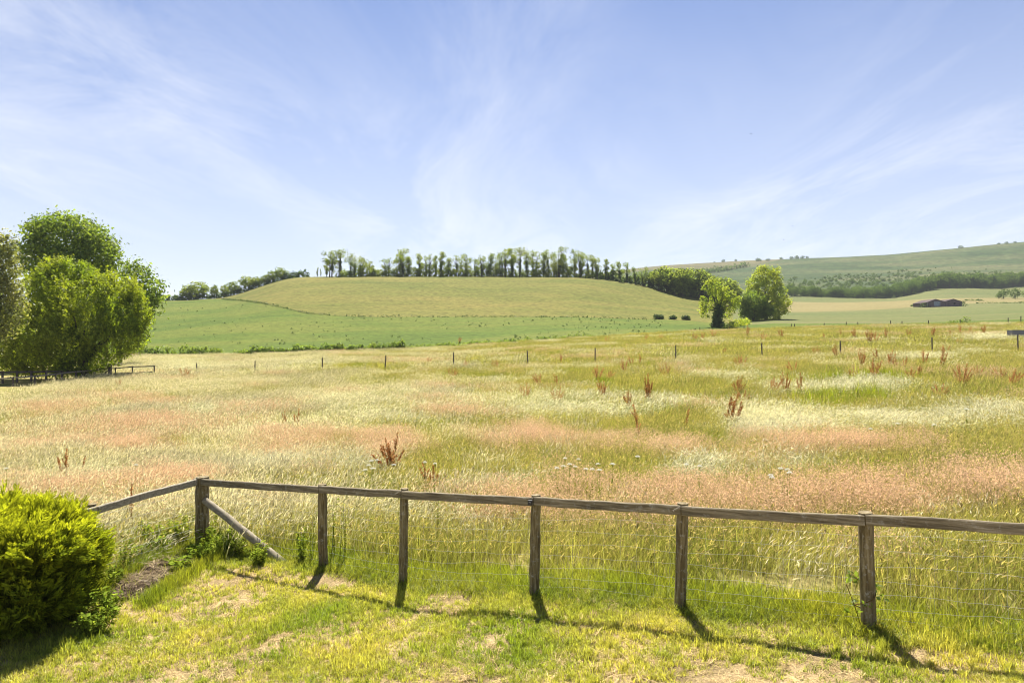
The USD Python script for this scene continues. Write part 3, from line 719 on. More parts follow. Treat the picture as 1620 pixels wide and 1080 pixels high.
def leaf_cards(g, c, nrm, size, aspect=0.62, tint=None):
    """Folded leaf-shaped cards (two triangles along the midrib) facing nrm."""
    n = len(c)
    nrm = nrm / (np.linalg.norm(nrm, axis=1, keepdims=True) + 1e-9)
    r = g.normal(size=(n, 3)) + [0, 0, -0.4]
    t = r - (r * nrm).sum(1, keepdims=True) * nrm
    t /= np.linalg.norm(t, axis=1, keepdims=True) + 1e-9
    b = np.cross(nrm, t)
    s = size[:, None]
    fold = nrm * s * 0.10
    v = np.stack([c - t * s * 0.5, c + b * s * 0.5 * aspect + fold, c + t * s * 0.5, c - b * s * 0.5 * aspect + fold], 1).reshape(-1, 3)
    f = (np.array([[0, 1, 2], [0, 2, 3]])[None] + (np.arange(n) * 4)[:, None, None]).reshape(-1, 3)
    tint = g.random(n) if tint is None else tint
    return v, f, {'tint': np.repeat(tint, 4)}

def crown(seed, lobes, n, size, per=14, shell=0.4, tuft=0.5, up=0.25, rough=0.35, gaps=0.0, frond=0.0):
    """lobes: (cx, cy, cz, rx, ry, rz[, weight]). Leaves sit in tufts near the lobes' surfaces, so light and dark clumps and holes appear."""
    g = np.random.default_rng(seed)
    lob = np.array([list(l) + [1.0] * (7 - len(l)) for l in lobes], float)
    area = (lob[:, 3] * lob[:, 4] + lob[:, 4] * lob[:, 5] + lob[:, 3] * lob[:, 5]) * lob[:, 6]
    m = max(8, n // per)
    pick = g.choice(len(lob), m, p=area / area.sum())
    d = g.normal(size=(m, 3)); d /= np.linalg.norm(d, axis=1, keepdims=True)
    rad = (1 - shell * g.random(m) ** 1.7) * (1 + rough * (fbm(d * 2.2 + pick[:, None] * 7.3, 3, seed) - 0.5) * 2)
    c = lob[pick, :3] + d * lob[pick, 3:6] * rad[:, None]
    # drop tufts deep inside another lobe
    deep = np.zeros(m, bool)
    for l in lob:
        q = (((c - l[:3]) / l[3:6]) ** 2).sum(1)
        deep |= q < 0.30
    if gaps:
        deep |= fbm(c * 1.1 / max(tuft, 0.3), 2, seed + 5) < gaps
    c, d = c[~deep], d[~deep]
    m = len(c)
    k = np.repeat(np.arange(m), per)
    spread = tuft * (0.6 + 0.8 * g.random(m))[k, None]
    pts = c[k] + g.normal(size=(len(k), 3)) * spread * [0.5, 0.5, 0.46]
    if frond:
        fd = d * [0.7, 0.7, 0.4] + [0, 0, 0.75]; fd /= np.linalg.norm(fd, axis=1, keepdims=True)
        tt = g.random(len(k))[:, None]
        pts = c[k] + fd[k] * (tt - 0.4) * spread * frond + g.normal(size=(len(k), 3)) * spread * 0.30 * (1.1 - tt)
    nrm = d[k] * 0.7 + g.normal(size=(len(k), 3)) * 0.65 + [0, 0, up]
    tuft_tint = g.normal(0, 0.16, m)[k]
    return leaf_cards(g, pts, nrm, size * (0.65 + 0.7 * g.random(len(k))), tint=np.clip(0.5 + tuft_tint + g.normal(0, 0.2, len(k)), 0, 1))

def limbs(seed, base_r, fork_z, targets, base=(0, 0), wob=0.06, sides=8):
    """A tapered trunk from below the ground to the fork, and limbs bending out to the targets."""
    g = np.random.default_rng(seed)
    parts = []
    n = 7
    z = np.linspace(-0.4, fork_z, n)
    pts = np.column_stack([base[0] + np.cumsum(g.normal(0, wob * 0.4, n)) * base_r * 2, base[1] + np.cumsum(g.normal(0, wob * 0.4, n)) * base_r * 2, z])
    r = base_r * np.interp(np.linspace(0, 1, n), [0, 0.15, 1], [1.5, 1.05, 0.8])
    parts.append(tube(pts, r, sides, 0.12, seed))
    for k, tg in enumerate(targets):
        tg = np.asarray(tg, float)
        s = np.linspace(0, 1, 6)[:, None]
        p0 = pts[-1] - [0, 0, 0.3 * base_r]
        mid = p0 + (tg - p0) * 0.45 + [0, 0, 0.12 * np.linalg.norm(tg - p0)]
        b = (1 - s) ** 2 * p0 + 2 * s * (1 - s) * mid + s ** 2 * tg
        b += g.normal(0, 0.02, b.shape) * np.linalg.norm(tg - p0) * s
        parts.append(tube(b, np.linspace(base_r * 0.6, base_r * 0.12, 6), max(5, sides - 2), 0.1, seed + k))
    return join(parts)

def tree(name, label, loc, trunkspec, crownspec, leaf, group=None, bark='bark', cat='tree', extra=()):
    t = thing(name, label, cat, loc, 0, group)
    obj('trunk', limbs(*trunkspec[0], **trunkspec[1])[:2], bark, t, smooth=True)
    v, f, a = crownspec
    obj('crown', (v, f), leaf, t, attrs=a)
    for nm, (v, f, a), mat in extra:
        obj(nm, (v, f), mat, t, attrs=a)
    return t

# ---- the big trees on the left, seen over the paddock fence
def Z(u, v, y):   # height of a picture row at distance y
    return EYE + (540 - v) / F * y
D = 62.0
px = D / F
base = P(135, D)
def lobe(u, v, ru, rv, ry=None, dy=0.0, w=1.0):
    """A lobe given by where it shows, as a real ellipsoid about the tree's foot."""
    return [(u - ub_) * px_, dy, (vb_ - v) * px_, ru * px_, (ry if ry else (ru + rv) / 2) * px_, rv * px_, w]
ub_, px_ = 135, px
vb_ = 540 - (base[2] - EYE) / D * F
HB = [lobe(102, 465, 42, 48), lobe(60, 515, 48, 50), lobe(142, 490, 46, 52, dy=-1.0), lobe(186, 485, 34, 44), lobe(210, 500, 23, 30), lobe(222, 504, 13, 22), lobe(85, 548, 66, 36), lobe(168, 545, 40, 32), lobe(128, 575, 24, 18), lobe(205, 535, 26, 24),
      lobe(25, 552, 44, 30), lobe(95, 430, 20, 18), lobe(172, 448, 16, 18), lobe(204, 462, 14, 18), lobe(140, 525, 50, 42, dy=-2.2), lobe(75, 540, 50, 40, dy=-1.8), lobe(70, 582, 40, 12), lobe(120, 586, 34, 10), lobe(150, 578, 24, 14), lobe(30, 580, 34, 12), lobe(118, 428, 14, 12), lobe(68, 452, 22, 24), lobe(150, 448, 14, 14), lobe(135, 440, 14, 14), lobe(82, 425, 10, 10), lobe(214, 482, 12, 14)]
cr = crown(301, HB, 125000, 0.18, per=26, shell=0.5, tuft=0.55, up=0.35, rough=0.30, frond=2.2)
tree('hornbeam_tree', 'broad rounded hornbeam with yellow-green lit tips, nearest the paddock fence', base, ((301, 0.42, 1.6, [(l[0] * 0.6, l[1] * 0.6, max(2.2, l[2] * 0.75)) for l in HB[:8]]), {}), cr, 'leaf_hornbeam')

D = 84.0; px_ = D / F; ub_ = 108; base = P(108, D); vb_ = 540 - (base[2] - EYE) / D * F
TB = [lobe(100, 385, 55, 38), lobe(75, 372, 32, 26), lobe(128, 372, 38, 26), lobe(150, 405, 38, 32), lobe(62, 410, 32, 30), lobe(110, 425, 60, 40), lobe(100, 356, 40, 14), lobe(165, 395, 22, 20), lobe(105, 470, 60, 50)]
cr = crown(302, TB, 34000, 0.36, per=12, shell=0.55, tuft=0.85, up=0.3, rough=0.45, gaps=0.2)
tree('tall_tree', 'tall dark green broadleaf tree rising behind the hornbeam', base, ((302, 0.5, 4.0, [(l[0] * 0.7, l[1], l[2] * 0.85) for l in TB[:6]]), {}), cr, 'leaf_dark')

D = 92.0; px_ = D / F; ub_ = 190; base = P(190, D); vb_ = 540 - (base[2] - EYE) / D * F
TC = [lobe(215, 440, 24, 22), lobe(232, 452, 22, 26), lobe(205, 468, 26, 26), lobe(240, 466, 13, 17), lobe(222, 480, 30, 22), lobe(212, 426, 14, 10), lobe(200, 500, 40, 40)]
cr = crown(303, TC, 9000, 0.42, per=9, shell=0.6, tuft=0.9, up=0.3, rough=0.4, gaps=0.36)
tree('loose_tree', 'loose open green tree showing past the right of the hornbeam', base, ((303, 0.3, 4.0, [(l[0] * 0.8, l[1], l[2] * 0.9) for l in TC[:5]]), {}), cr, 'leaf_dark')

D = 52.0; px_ = D / F; ub_ = -34; base = P(-34, D); vb_ = 540 - (base[2] - EYE) / D * F
TD = [lobe(0, 420, 26, 34), lobe(12, 460, 24, 32), lobe(-20, 400, 34, 36), lobe(8, 500, 22, 36), lobe(-30, 470, 46, 60), lobe(4, 392, 14, 24), lobe(-40, 530, 40, 40)]
cr = crown(304, TD, 16000, 0.24, per=12, shell=0.55, tuft=0.5, up=0.3, rough=0.4, gaps=0.3)
tree('edge_tree', 'greyish olive tree cut off by the left edge of the view', base, ((304, 0.3, 2.5, [(l[0] * 0.8, l[1], l[2] * 0.85) for l in TD[:5]]), {}), cr, 'leaf_olive')

# ---- the lone ivy-clad tree and the pair of rounded trees in the middle distance
D = 168.0; px_ = D / F; ub_ = 1136; base = P(1136, D); vb_ = 540 - (base[2] - EYE) / D * F
LT = [lobe(1120, 452, 13, 8), lobe(1132, 458, 17, 11), lobe(1146, 462, 12, 10), lobe(1158, 470, 12, 12), lobe(1164, 478, 8, 8), lobe(1112, 476, 9, 9), lobe(1118, 488, 13, 9), lobe(1136, 474, 14, 12), lobe(1154, 488, 13, 10), lobe(1148, 500, 9, 7),
      lobe(1114, 498, 8, 6), lobe(1128, 446, 12, 5), lobe(1142, 484, 10, 12)]
LT = [[*l[:3], l[3] * 0.86, l[4] * 0.86, l[5] * 0.86, 1.0] for l in LT]
cr = crown(305, LT, 9500, 0.40, per=9, shell=0.7, tuft=0.5, up=0.3, rough=0.5, gaps=0.42)
iv = crown(315, [lobe(1135, 503, 7.5, 13, 7), lobe(1136, 512, 8.5, 10, 8), lobe(1137, 490, 6.5, 11, 7), lobe(1135, 515, 10, 5, 9)], 5000, 0.40, per=8, shell=0.5, tuft=0.4, rough=0.3)
tree('ivy_tree', 'lone yellow-green tree with an ivy-covered trunk at the far edge of the meadow', base, ((305, 0.55, 4.2, [(l[0] * 0.85, l[1], l[2] * 0.92) for l in LT[:9]]), {}), cr, 'leaf_lime', extra=[('ivy', iv, 'leaf_ivy')])

D = 212.0; px_ = D / F; ub_ = 1212; base = P(1212, D); vb_ = 540 - (base[2] - EYE) / D * F
CA = [lobe(1209, 434, 18, 13), lobe(1222, 446, 17, 14), lobe(1196, 448, 16, 12), lobe(1212, 458, 24, 16), lobe(1232, 466, 12, 18), lobe(1240, 478, 12, 10), lobe(1190, 462, 12, 10), lobe(1214, 480, 26, 16), lobe(1228, 490, 18, 10), lobe(1206, 428, 10, 7), lobe(1218, 500, 20, 8), lobe(1236, 490, 10, 7), lobe(1202, 470, 14, 12), lobe(1225, 430, 9, 7)]
cr = crown(306, CA, 24000, 0.42, per=12, shell=0.6, tuft=0.7, up=0.35, rough=0.5, gaps=0.22)
tree('rounded_tree', 'tall rounded lime-green tree, the biggest standing right of the ivy-covered one', base, ((306, 0.6, 4.0, [(l[0] * 0.8, l[1], l[2] * 0.85) for l in CA[:7]]), {}), cr, 'leaf_lime')
D = 206.0; px_ = D / F; ub_ = 1192; base = P(1192, D); vb_ = 540 - (base[2] - EYE) / D * F
CB = [lobe(1190, 476, 20, 14), lobe(1180, 482, 14, 12), lobe(1202, 486, 16, 12), lobe(1192, 494, 18, 10), lobe(1214, 492, 12, 8), lobe(1176, 476, 9, 7), lobe(1194, 502, 16, 6), lobe(1180, 498, 10, 6)]
cr = crown(307, CB, 15000, 0.42, per=11, shell=0.55, tuft=0.65, up=0.35, rough=0.45, gaps=0.2)
tree('spreading_tree', 'lower dark green tree in front of the tall rounded lime-green one', base, ((307, 0.5, 3.0, [(l[0] * 0.8, l[1], l[2] * 0.85) for l in CB[:5]]), {}), cr, 'leaf_dark')

# ---- class prims for trees that repeat on the hill
def make_class(name, parts):
    c = proto(name)
    for nm, m, mat, attrs in parts:
        q_ = mesh_prim(f'{c.GetPath()}/{nm}', m, mat, nm == 'trunk', attrs)
        if nm == 'seed_heads':
            tag(q_, kind='stuff')
    return c

def ash_class(k):
    """Hilltop trees about 12 m tall on a foot at the origin: narrow ivy-clad stems, thin airy crowns."""
    g = np.random.default_rng(900 + k)
    H = 12.5
    style = ['airy', 'airy', 'narrow', 'dense', 'airy', 'twin', 'dense', 'narrow'][k]
    lob, tg, iv = [], [], []
    stems = {'airy': 2, 'narrow': 1, 'dense': 2, 'twin': 3}[style]
    width = {'airy': 4.6, 'narrow': 2.2, 'dense': 4.4, 'twin': 4.2}[style]
    tr = []
    for s in range(stems):
        bx, by = (g.random() - 0.5) * width * 0.6, (g.random() - 0.5) * 1.5
        top = np.array([bx + g.normal(0, 0.9), by + g.normal(0, 0.6), H * (0.72 + 0.2 * g.random())])
        mids = np.array([bx + (top[0] - bx) * 0.2, by, H * 0.3])
        ss = np.linspace(0, 1, 7)[:, None]
        line = (1 - ss) ** 2 * np.array([bx, by, -0.4]) + 2 * ss * (1 - ss) * mids + ss ** 2 * top
        tr.append(tube(line, np.linspace(0.26, 0.07, 7), 6, 0.1, k))
        for q in range(4):
            a = g.random() * 6.28
            st = line[3 + q % 3]
            en = st + [math.cos(a) * width * 0.5, math.sin(a) * width * 0.4, 1.2 + g.random() * 2]
            tr.append(tube([st, (st + en) / 2 + [0, 0, 0.4], en], [0.1, 0.07, 0.03], 5))
            lob.append([*en, 0.7 + g.random() * 0.5, 0.8 + g.random() * 0.4, 0.9 + g.random() * 0.8])
        lob.append([*top, 0.8 + g.random() * 0.5, 1.0, 1.3])
        for q in range(5):
            z_ = g.random()
            lob.append([*(line[2 + q] + [g.normal(0, width * 0.34), g.normal(0, 0.5), g.normal(0, 0.8)]), 0.6 + 0.4 * g.random(), 0.7, 0.7 + 0.5 * g.random()])
        if g.random() < 0.75 or style == 'dense':
            for q in range(2, 5):
                iv.append([*line[q], 0.3 + 0.25 * g.random(), 0.35, 0.9])
    if style == 'dense':
        for q in range(6):
            lob.append([(g.random() - 0.5) * width * 1.6, (g.random() - 0.5) * 2, H * (0.2 + 0.55 * g.random()), 1.5, 1.3, 1.6])
    if not iv:
        iv.append([*line[3], 0.4, 0.4, 1.2])
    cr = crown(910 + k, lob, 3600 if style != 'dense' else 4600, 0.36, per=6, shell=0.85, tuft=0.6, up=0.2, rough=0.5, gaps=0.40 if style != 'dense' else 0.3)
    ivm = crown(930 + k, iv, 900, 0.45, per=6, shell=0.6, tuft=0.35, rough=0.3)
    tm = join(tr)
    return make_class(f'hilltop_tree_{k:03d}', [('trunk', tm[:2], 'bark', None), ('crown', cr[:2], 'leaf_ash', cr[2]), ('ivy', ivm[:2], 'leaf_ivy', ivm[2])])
ASH = [ash_class(k) for k in range(8)]

def round_class(k, leaf, n=2600, H=8.0):
    g = np.random.default_rng(700 + k)
    lob = []
    for q in range(7):
        a = g.random() * 6.28
        lob.append([math.cos(a) * H * 0.24, math.sin(a) * H * 0.22, H * (0.38 + 0.38 * g.random()), H * (0.2 + 0.08 * g.random()), H * 0.22, H * (0.17 + 0.07 * g.random())])
    lob.append([0, 0, H * 0.6, H * 0.3, H * 0.28, H * 0.36])
    lob.append([0, 0, H * 0.28, H * 0.3, H * 0.28, H * 0.24])
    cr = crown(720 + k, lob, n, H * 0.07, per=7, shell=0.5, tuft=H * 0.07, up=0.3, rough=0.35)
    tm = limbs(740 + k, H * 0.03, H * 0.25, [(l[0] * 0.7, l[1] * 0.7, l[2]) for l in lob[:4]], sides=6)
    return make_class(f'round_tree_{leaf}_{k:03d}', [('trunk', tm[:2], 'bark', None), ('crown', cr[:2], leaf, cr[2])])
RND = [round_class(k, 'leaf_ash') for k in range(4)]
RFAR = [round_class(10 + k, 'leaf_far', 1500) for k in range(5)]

ORD = lambda n: f"{n}{'th' if 10 <= n % 100 <= 20 else {1: 'st', 2: 'nd', 3: 'rd'}.get(n % 10, 'th')}"
# ---- the hilltop row: (u, top row v, style class, width factor)
ROW = [(502, 421, 2, 0.6), (508, 424, 2, 0.6), (515, 408, 2, 1.1), (525, 395, 0, 1.15), (541, 393, 1, 1.2), (559, 398, 6, 1.0), (571, 401, 4, 1.0), (583, 412, 3, 0.9), (611, 404, 5, 1.0), (629, 390, 0, 1.3), (638, 397, 4, 1.0), (649, 402, 2, 1.0),
       (663, 398, 2, 1.1), (676, 398, 5, 0.8), (688, 403, 7, 0.9), (700, 396, 7, 1.2), (711, 404, 2, 1.2), (727, 400, 5, 1.0), (739, 401, 3, 0.9), (752, 404, 4, 0.8), (764, 400, 5, 0.9), (776, 396, 2, 1.1), (787, 398, 6, 0.8), (797, 390, 5, 1.0), (808, 391, 7, 1.2), (824, 389, 1, 0.9),
       (834, 396, 7, 1.0), (846, 390, 5, 0.9), (858, 395, 2, 1.0), (871, 393, 6, 0.9), (882, 390, 3, 0.8), (892, 400, 7, 1.1), (907, 391, 0, 0.8), (920, 392, 5, 0.8), (933, 396, 4, 0.9), (945, 404, 2, 1.1), (960, 408, 7, 1.1), (969, 413, 5, 0.8), (979, 411, 2, 1.1), (994, 412, 0, 0.8), (1006, 419, 2, 1.0),
       (1019, 419, 6, 0.9), (1031, 430, 3, 0.9), (1042, 426, 6, 0.9), (1055, 424, 3, 0.95), (1068, 426, 6, 0.9), (1080, 427, 3, 0.9), (1093, 428, 6, 1.0), (1106, 430, 3, 0.9), (1119, 434, 6, 1.0), (1131, 437, 3, 0.9), (1144, 441, 6, 0.9), (1156, 446, 3, 0.9), (1164, 452, 6, 0.8)]
STY = {0: 'wide airy tree', 1: 'high-crowned airy tree', 2: 'slender bare-stemmed tree', 3: 'dense leafy tree', 4: 'drooping thin-crowned tree', 5: 'several-stemmed tree', 6: 'broad dark leafy tree', 7: 'narrow upright tree'}
def row_y(u):
    return float(np.interp(u, [480, 940, 1000, 1080, 1170], [322, 320, 318, 306, 322]))
for i, (u, vt, k, wf) in enumerate(ROW):
    y = row_y(u) + (i * 7 % 5 - 2) * 1.2
    p = P(u, y)
    H = max(3.0, EYE + (540 - vt) / F * y - p[2])
    s = H / 12.9
    where = 'along the hilltop' if u < 940 else 'stepping down off the hilltop' if u < 1040 else 'at the slope foot'
    if u >= 1028:
        s = H / 7.4
        wf *= 1.15
    copy(RND[i % 4] if u >= 1028 else ASH[k], 'hilltop_tree', f'{STY[k] if u < 1028 else ["broad round leafy tree", "full-crowned leafy tree", "tall leafy tree"][i % 3]}, {ORD(i + 1)} from left in the row {where}', 'tree', p, (i * 2.4) % 6.28, (s * wf * 1.2, s * wf, s), 'trees of the hilltop row')

# hedge and bushes: leaf mass along a line of feet
def hedge(name, label, feet, h, depth, n, size, leaf, cat='hedge', group=None, rough=0.5, seed=0):
    feet = np.asarray(feet, float)
    o = feet.mean(0)
    g = np.random.default_rng(seed)
    lob = []
    seg = np.linalg.norm(np.diff(feet, axis=0), axis=1)
    L_ = seg.sum()
    cum = np.concatenate([[0], seg.cumsum()])
    m = max(3, int(L_ / (h * 0.8)))
    for s in (np.arange(m) + 0.5) / m * L_:
        q = np.array([np.interp(s, cum, feet[:, k]) for k in range(3)]) - o
        hh = h * (1 - rough * g.random())
        lob.append([q[0], q[1], q[2] + hh * 0.36, max(h * 0.55, L_ / m * 0.75), depth * 0.5, hh * 0.64])
    cr = crown(seed + 1, lob, n, size, per=7, shell=0.6, tuft=size * 0.9, up=0.3, rough=0.35)
    t = thing(name, label, cat, o, 0, group)
    obj('foliage', cr[:2], leaf, t, attrs=cr[2])
    st = []
    for l in lob:
        st.append(tube([[l[0], l[1], l[2] - h * 0.6], [l[0] + 0.1, l[1], l[2]]], [h * 0.05, h * 0.025], 5))
    tag(obj('stems', join(st)[:2], 'bark', t), kind='stuff')
    return t
def feet(us, y):
    ys = np.broadcast_to(y(np.asarray(us, float)) if callable(y) else y, (len(us),))
    return [P(u, yy) for u, yy in zip(us, ys)]

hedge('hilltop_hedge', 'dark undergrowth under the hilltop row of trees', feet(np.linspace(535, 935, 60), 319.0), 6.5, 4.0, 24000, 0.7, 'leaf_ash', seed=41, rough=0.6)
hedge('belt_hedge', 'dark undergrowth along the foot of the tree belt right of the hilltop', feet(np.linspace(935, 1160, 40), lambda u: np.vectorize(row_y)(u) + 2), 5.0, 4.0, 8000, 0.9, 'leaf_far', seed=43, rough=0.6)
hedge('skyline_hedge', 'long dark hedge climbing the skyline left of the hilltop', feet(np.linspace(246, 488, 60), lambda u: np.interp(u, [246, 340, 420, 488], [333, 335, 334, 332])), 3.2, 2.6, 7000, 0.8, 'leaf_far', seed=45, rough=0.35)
SKY_T = [(296, 455, 1.2, 'small round-topped'), (310, 446, 1.7, 'spreading flat-topped'), (340, 450, 0.8, 'tiny upright'), (357, 452, 1.0, 'low bushy'), (371, 446, 1.2, 'leaning'), (393, 437, 1.3, 'broad dark'), (404, 437, 1.0, 'low rounded'), (419, 436, 0.9, 'small thin'), (428, 429, 1.1, 'neat round'), (446, 424, 1.3, 'large rounded'), (471, 434, 1.0, 'last low bushy')]
for i, (u, vt, wf, how) in enumerate(SKY_T):
    y = float(np.interp(u, [246, 340, 420, 488], [333, 335, 334, 332]))
    p = P(u, y)
    H = EYE + (540 - vt) / F * y - p[2]
    s = H / 7.6
    copy(RND[i % 4], 'hedgerow_tree', f'{how} tree, {ORD(i + 1)} from the left in the skyline hedge left of the hilltop', 'tree', p, i * 1.9, (s * wf, s * wf, s), 'trees in the skyline hedge')

# hedges along the far side of the meadow
hedge('field_hedge', 'clipped dark hedge chunk just right of the hornbeam', feet(np.linspace(182, 277, 10), 124.0), 1.9, 1.6, 3600, 0.30, 'leaf_dark', seed=51, rough=0.15, group='hedge chunks along the green field')
hedge('field_hedge', 'short dark hedge chunk standing alone in the gap, second from the left', feet(np.linspace(288, 348, 8), 124.0), 1.8, 1.6, 2600, 0.30, 'leaf_dark', seed=53, rough=0.15, group='hedge chunks along the green field')
hedge('field_hedge', 'long thinning hedge between the meadow and the green field', feet(np.linspace(374, 640, 50), lambda u: EDGE(u) + 1.0), 1.6, 1.6, 12000, 0.32, 'leaf_dark', seed=55, rough=0.6, group='hedge chunks along the green field')
hedge('ditch_growth', 'low dark strip of growth between meadow and green field, in the middle', feet(np.linspace(640, 935, 60), lambda u: EDGE(u) + 1.0), 0.95, 1.2, 6500, 0.26, 'leaf_dark', seed=57, rough=0.8)
hedge('boundary_growth', 'thin dark line of growth where the green field meets the straw slope', feet(np.linspace(350, 1040, 150), lambda u: GREEN(u) - 0.3), 0.75, 0.9, 5200, 0.3, 'leaf_ivy', seed=59, rough=0.85)
for i, (u, w) in enumerate(((1042, 8.5), (1064, 6.0), (1085, 7.0))):
    p = P(u, 204.0)
    q = w * 204 / F
    hb_ = (1.6, 1.2, 1.4)[i]
    hedge('clipped_bush', f"{['largest', 'smallest', 'middling'][i]} of three dark clipped bushes in the green field, {['leftmost', 'between the others', 'nearest the ivy-covered tree'][i]}", [p + [-q * 0.6, 0, 0], p, p + [q * 0.6, 0, 0]], hb_, 2.0, 2400, 0.3, 'leaf_ivy', cat='bush', group='three bushes in the green field', seed=61 + i * 3, rough=0.3)
lf = [P(u, y) for u, y in ((1148, 160), (1160, 166), (1172, 176), (1183, 190))]
hedge('lane_hedge', 'yellowish hedge bank running from the ivy-covered tree to the rounded trees', lf, 2.0, 1.8, 2600, 0.35, 'leaf_lime', seed=65, rough=0.3)
hedge('bramble_bush', 'small dark bramble bush in front of the lime strip at far right', [P(1500, 146), P(1519, 146), P(1528, 146)], 0.9, 1.2, 700, 0.22, 'leaf_dark', cat='bush', seed=67, rough=0.5)
hedge('bramble_bush', 'taller dark bramble tuft beside the far boundary stakes at far right', [P(1525, 146.5), P(1527, 146.5), P(1530, 146.5)], 1.6, 1.2, 500, 0.22, 'leaf_dark', cat='bush', seed=68, rough=0.1)

# ---- wood, scrub and skyline bushes on the far down
rw = np.random.default_rng(515)
i = 0
for u in np.arange(1246, 1660, 5.2):
    for r in range(2 + (u > 1420)):
        uu = u + rw.normal(0, 2.5)
        if 1556 < uu < 1566 and r:
            continue
        y = float(WOOD(uu)) + 3 + r * 17 + rw.random() * 10
        p = P(uu, y)
        H = (7.0 + 5.0 * rw.random()) * np.interp(uu, [1246, 1330, 1420, 1640], [0.8, 0.75, 1.1, 1.15])
        i += 1
        copy(RFAR[i % 5], 'woodland_tree', f'dark round tree in the {["front", "second", "back"][r]} rank of the far wood, {ORD(int((u - 1246) / 5.2) + 1)} from left', 'tree', p, rw.random() * 6.28, H / 7.6 * np.array([1.15, 1.15, 1.0]), 'trees of the wood under the far down')
for u, y, H, lab in ((1587, 470, 7.0, 'round dark tree standing alone above the straw strip at far right'), (1606, 466, 8.0, 'taller dark tree above the straw strip near the right edge'), (1580, 468, 4.5, 'dark bush hugging the lone tree above the straw strip'), (1624, 470, 6.0, 'dark tree cut by the right edge above the straw strip')):
    copy(RFAR[int(u) % 5], 'pasture_tree', lab, 'tree', P(u, y), u, H / 7.6)
for u, H, lab in ((1130, 4, 'smallest skyline bush left on the far ridge'), (1145, 9, 'lone round bush on the far ridge, left one'), (1164, 7, 'low bush on the far ridge, right of the lone round one'), (1200, 11, 'dark tree on the far ridge slope above the rounded trees'), (1215, 8, 'small dark tree just right of the slope tree on the far ridge'),
                  (1236, 8, 'left end bush of the dark clump on the far ridge'), (1252, 9, 'second bush of the dark clump on the far ridge'), (1260, 11, 'tallest bush of the dark clump on the far ridge'), (1269, 9, 'fourth bush of the dark clump on the far ridge'), (1277, 7, 'right end bush of the dark clump on the far ridge'),
                  (1520, 9, 'single round bush on the far ridge to the right'), (1580, 6, 'low bush on the far ridge near the right edge'), (1592, 7, 'second low bush on the far ridge near the right edge'), (1606, 6, 'last low bush on the far ridge at the right edge')):
    y = float(np.interp(u, [1080, 1150, 1240, 1400, 1500, 1620], [1395, 1345, 1325, 1295, 1275, 1245])) - (60 if u in (1200, 1215) else 8)
    copy(RFAR[int(u) % 5], 'ridge_bush', lab, 'bush', P(u, y, -0.22 * H), u, np.array([1.5, 1.3, 1.0]) * H * 0.8 / 7.6, 'bushes on the far ridge')
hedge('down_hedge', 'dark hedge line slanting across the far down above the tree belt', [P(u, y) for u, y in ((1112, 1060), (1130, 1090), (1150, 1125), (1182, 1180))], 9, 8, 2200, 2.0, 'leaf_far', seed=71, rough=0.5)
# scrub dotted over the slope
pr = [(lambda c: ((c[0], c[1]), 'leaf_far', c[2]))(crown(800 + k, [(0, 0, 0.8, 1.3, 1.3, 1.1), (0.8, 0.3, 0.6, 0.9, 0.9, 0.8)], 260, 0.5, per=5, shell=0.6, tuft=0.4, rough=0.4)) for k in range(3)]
pos = []
while len(pos) < 1100:
    u, lift = rw.uniform(1246, 1590), rw.random() ** 2.2
    y = float(WOOD(u)) * (1.03 + 0.62 * lift)
    dens = np.clip(fbm(np.array([u * 0.02, y * 0.006, 0.0]), 3, 21) * 2.4 - 0.75, 0, 1) * (1 - 0.75 * lift) * np.interp(u, [1246, 1330, 1540, 1590], [0.9, 1, 0.7, 0.2])
    if rw.random() < dens:
        pos.append(P(u, y))
sc = 0.6 + 1.3 * rw.random(len(pos)) ** 2.5
tag(instancer('hillside_scrub', None, pr, rw.integers(0, 3, len(pos)), np.array(pos), rw.random(len(pos)) * 6.28, sc), 'dark scrub bushes dotted over the slope of the far down', 'scrub', kind='stuff')
# thistles and rushes dotting the green field
pr = [(lambda c: ((c[0], c[1]), 'leaf_ivy', c[2]))(crown(820 + k, [(0, 0, 0.25, 0.4, 0.4, 0.3)], 60, 0.22, per=4, shell=0.7, tuft=0.2, rough=0.4)) for k in range(2)]
pos = []
while len(pos) < 330:
    u = rw.uniform(230, 1130)
    y = rw.uniform(1.03, 0.985 * float(GREEN(u)) / float(EDGE(u))) * float(EDGE(u))
    if fbm(np.array([u * 0.012, y * 0.06, 1.0]), 3, 23) > 0.5:
        pos.append(P(u, y))
tag(instancer('thistle_tufts', None, pr, rw.integers(0, 2, len(pos)), np.array(pos), rw.random(len(pos)) * 6.28, (0.3 + 0.55 * rw.random(len(pos)) ** 2)), 'dark thistle tufts dotting the green field', 'weeds', kind='stuff')

# ------------------------------------------------------------------ barn far across the fields
def flat_mat(name, col, rough=0.8, col2=None, scale=2.0):
    n = {'geo': ('geometry', {}), 'n': ('noise_texture', {'scale': scale, 'detail': 5.0, 'roughness': 0.7}), 'rm': ('map_range', {'from_min': 0.35, 'from_max': 0.65, 'to_min': 0.0, 'to_max': 1.0, 'clamp': True}),
         'm': ('mix_color', {'a': col, 'b': col2 or tuple(c * 0.6 for c in col)}), 'p': ('principled_bsdf', {'roughness': rough, 'specular_ior_level': 0.15})}
    usdkit.material(stage, '/World/Looks/' + name, n, [('geo.position', 'n.vector'), ('n.fac', 'rm.value'), ('rm.result', 'm.fac'), ('m.result', 'p.base_color')], surface='p.BSDF')
flat_mat('barn_stone', (0.145, 0.105, 0.10), 0.9, (0.075, 0.06, 0.065), 1.2)
flat_mat('barn_sheet', (0.10, 0.085, 0.09), 1.0, (0.075, 0.05, 0.045), 0.8)
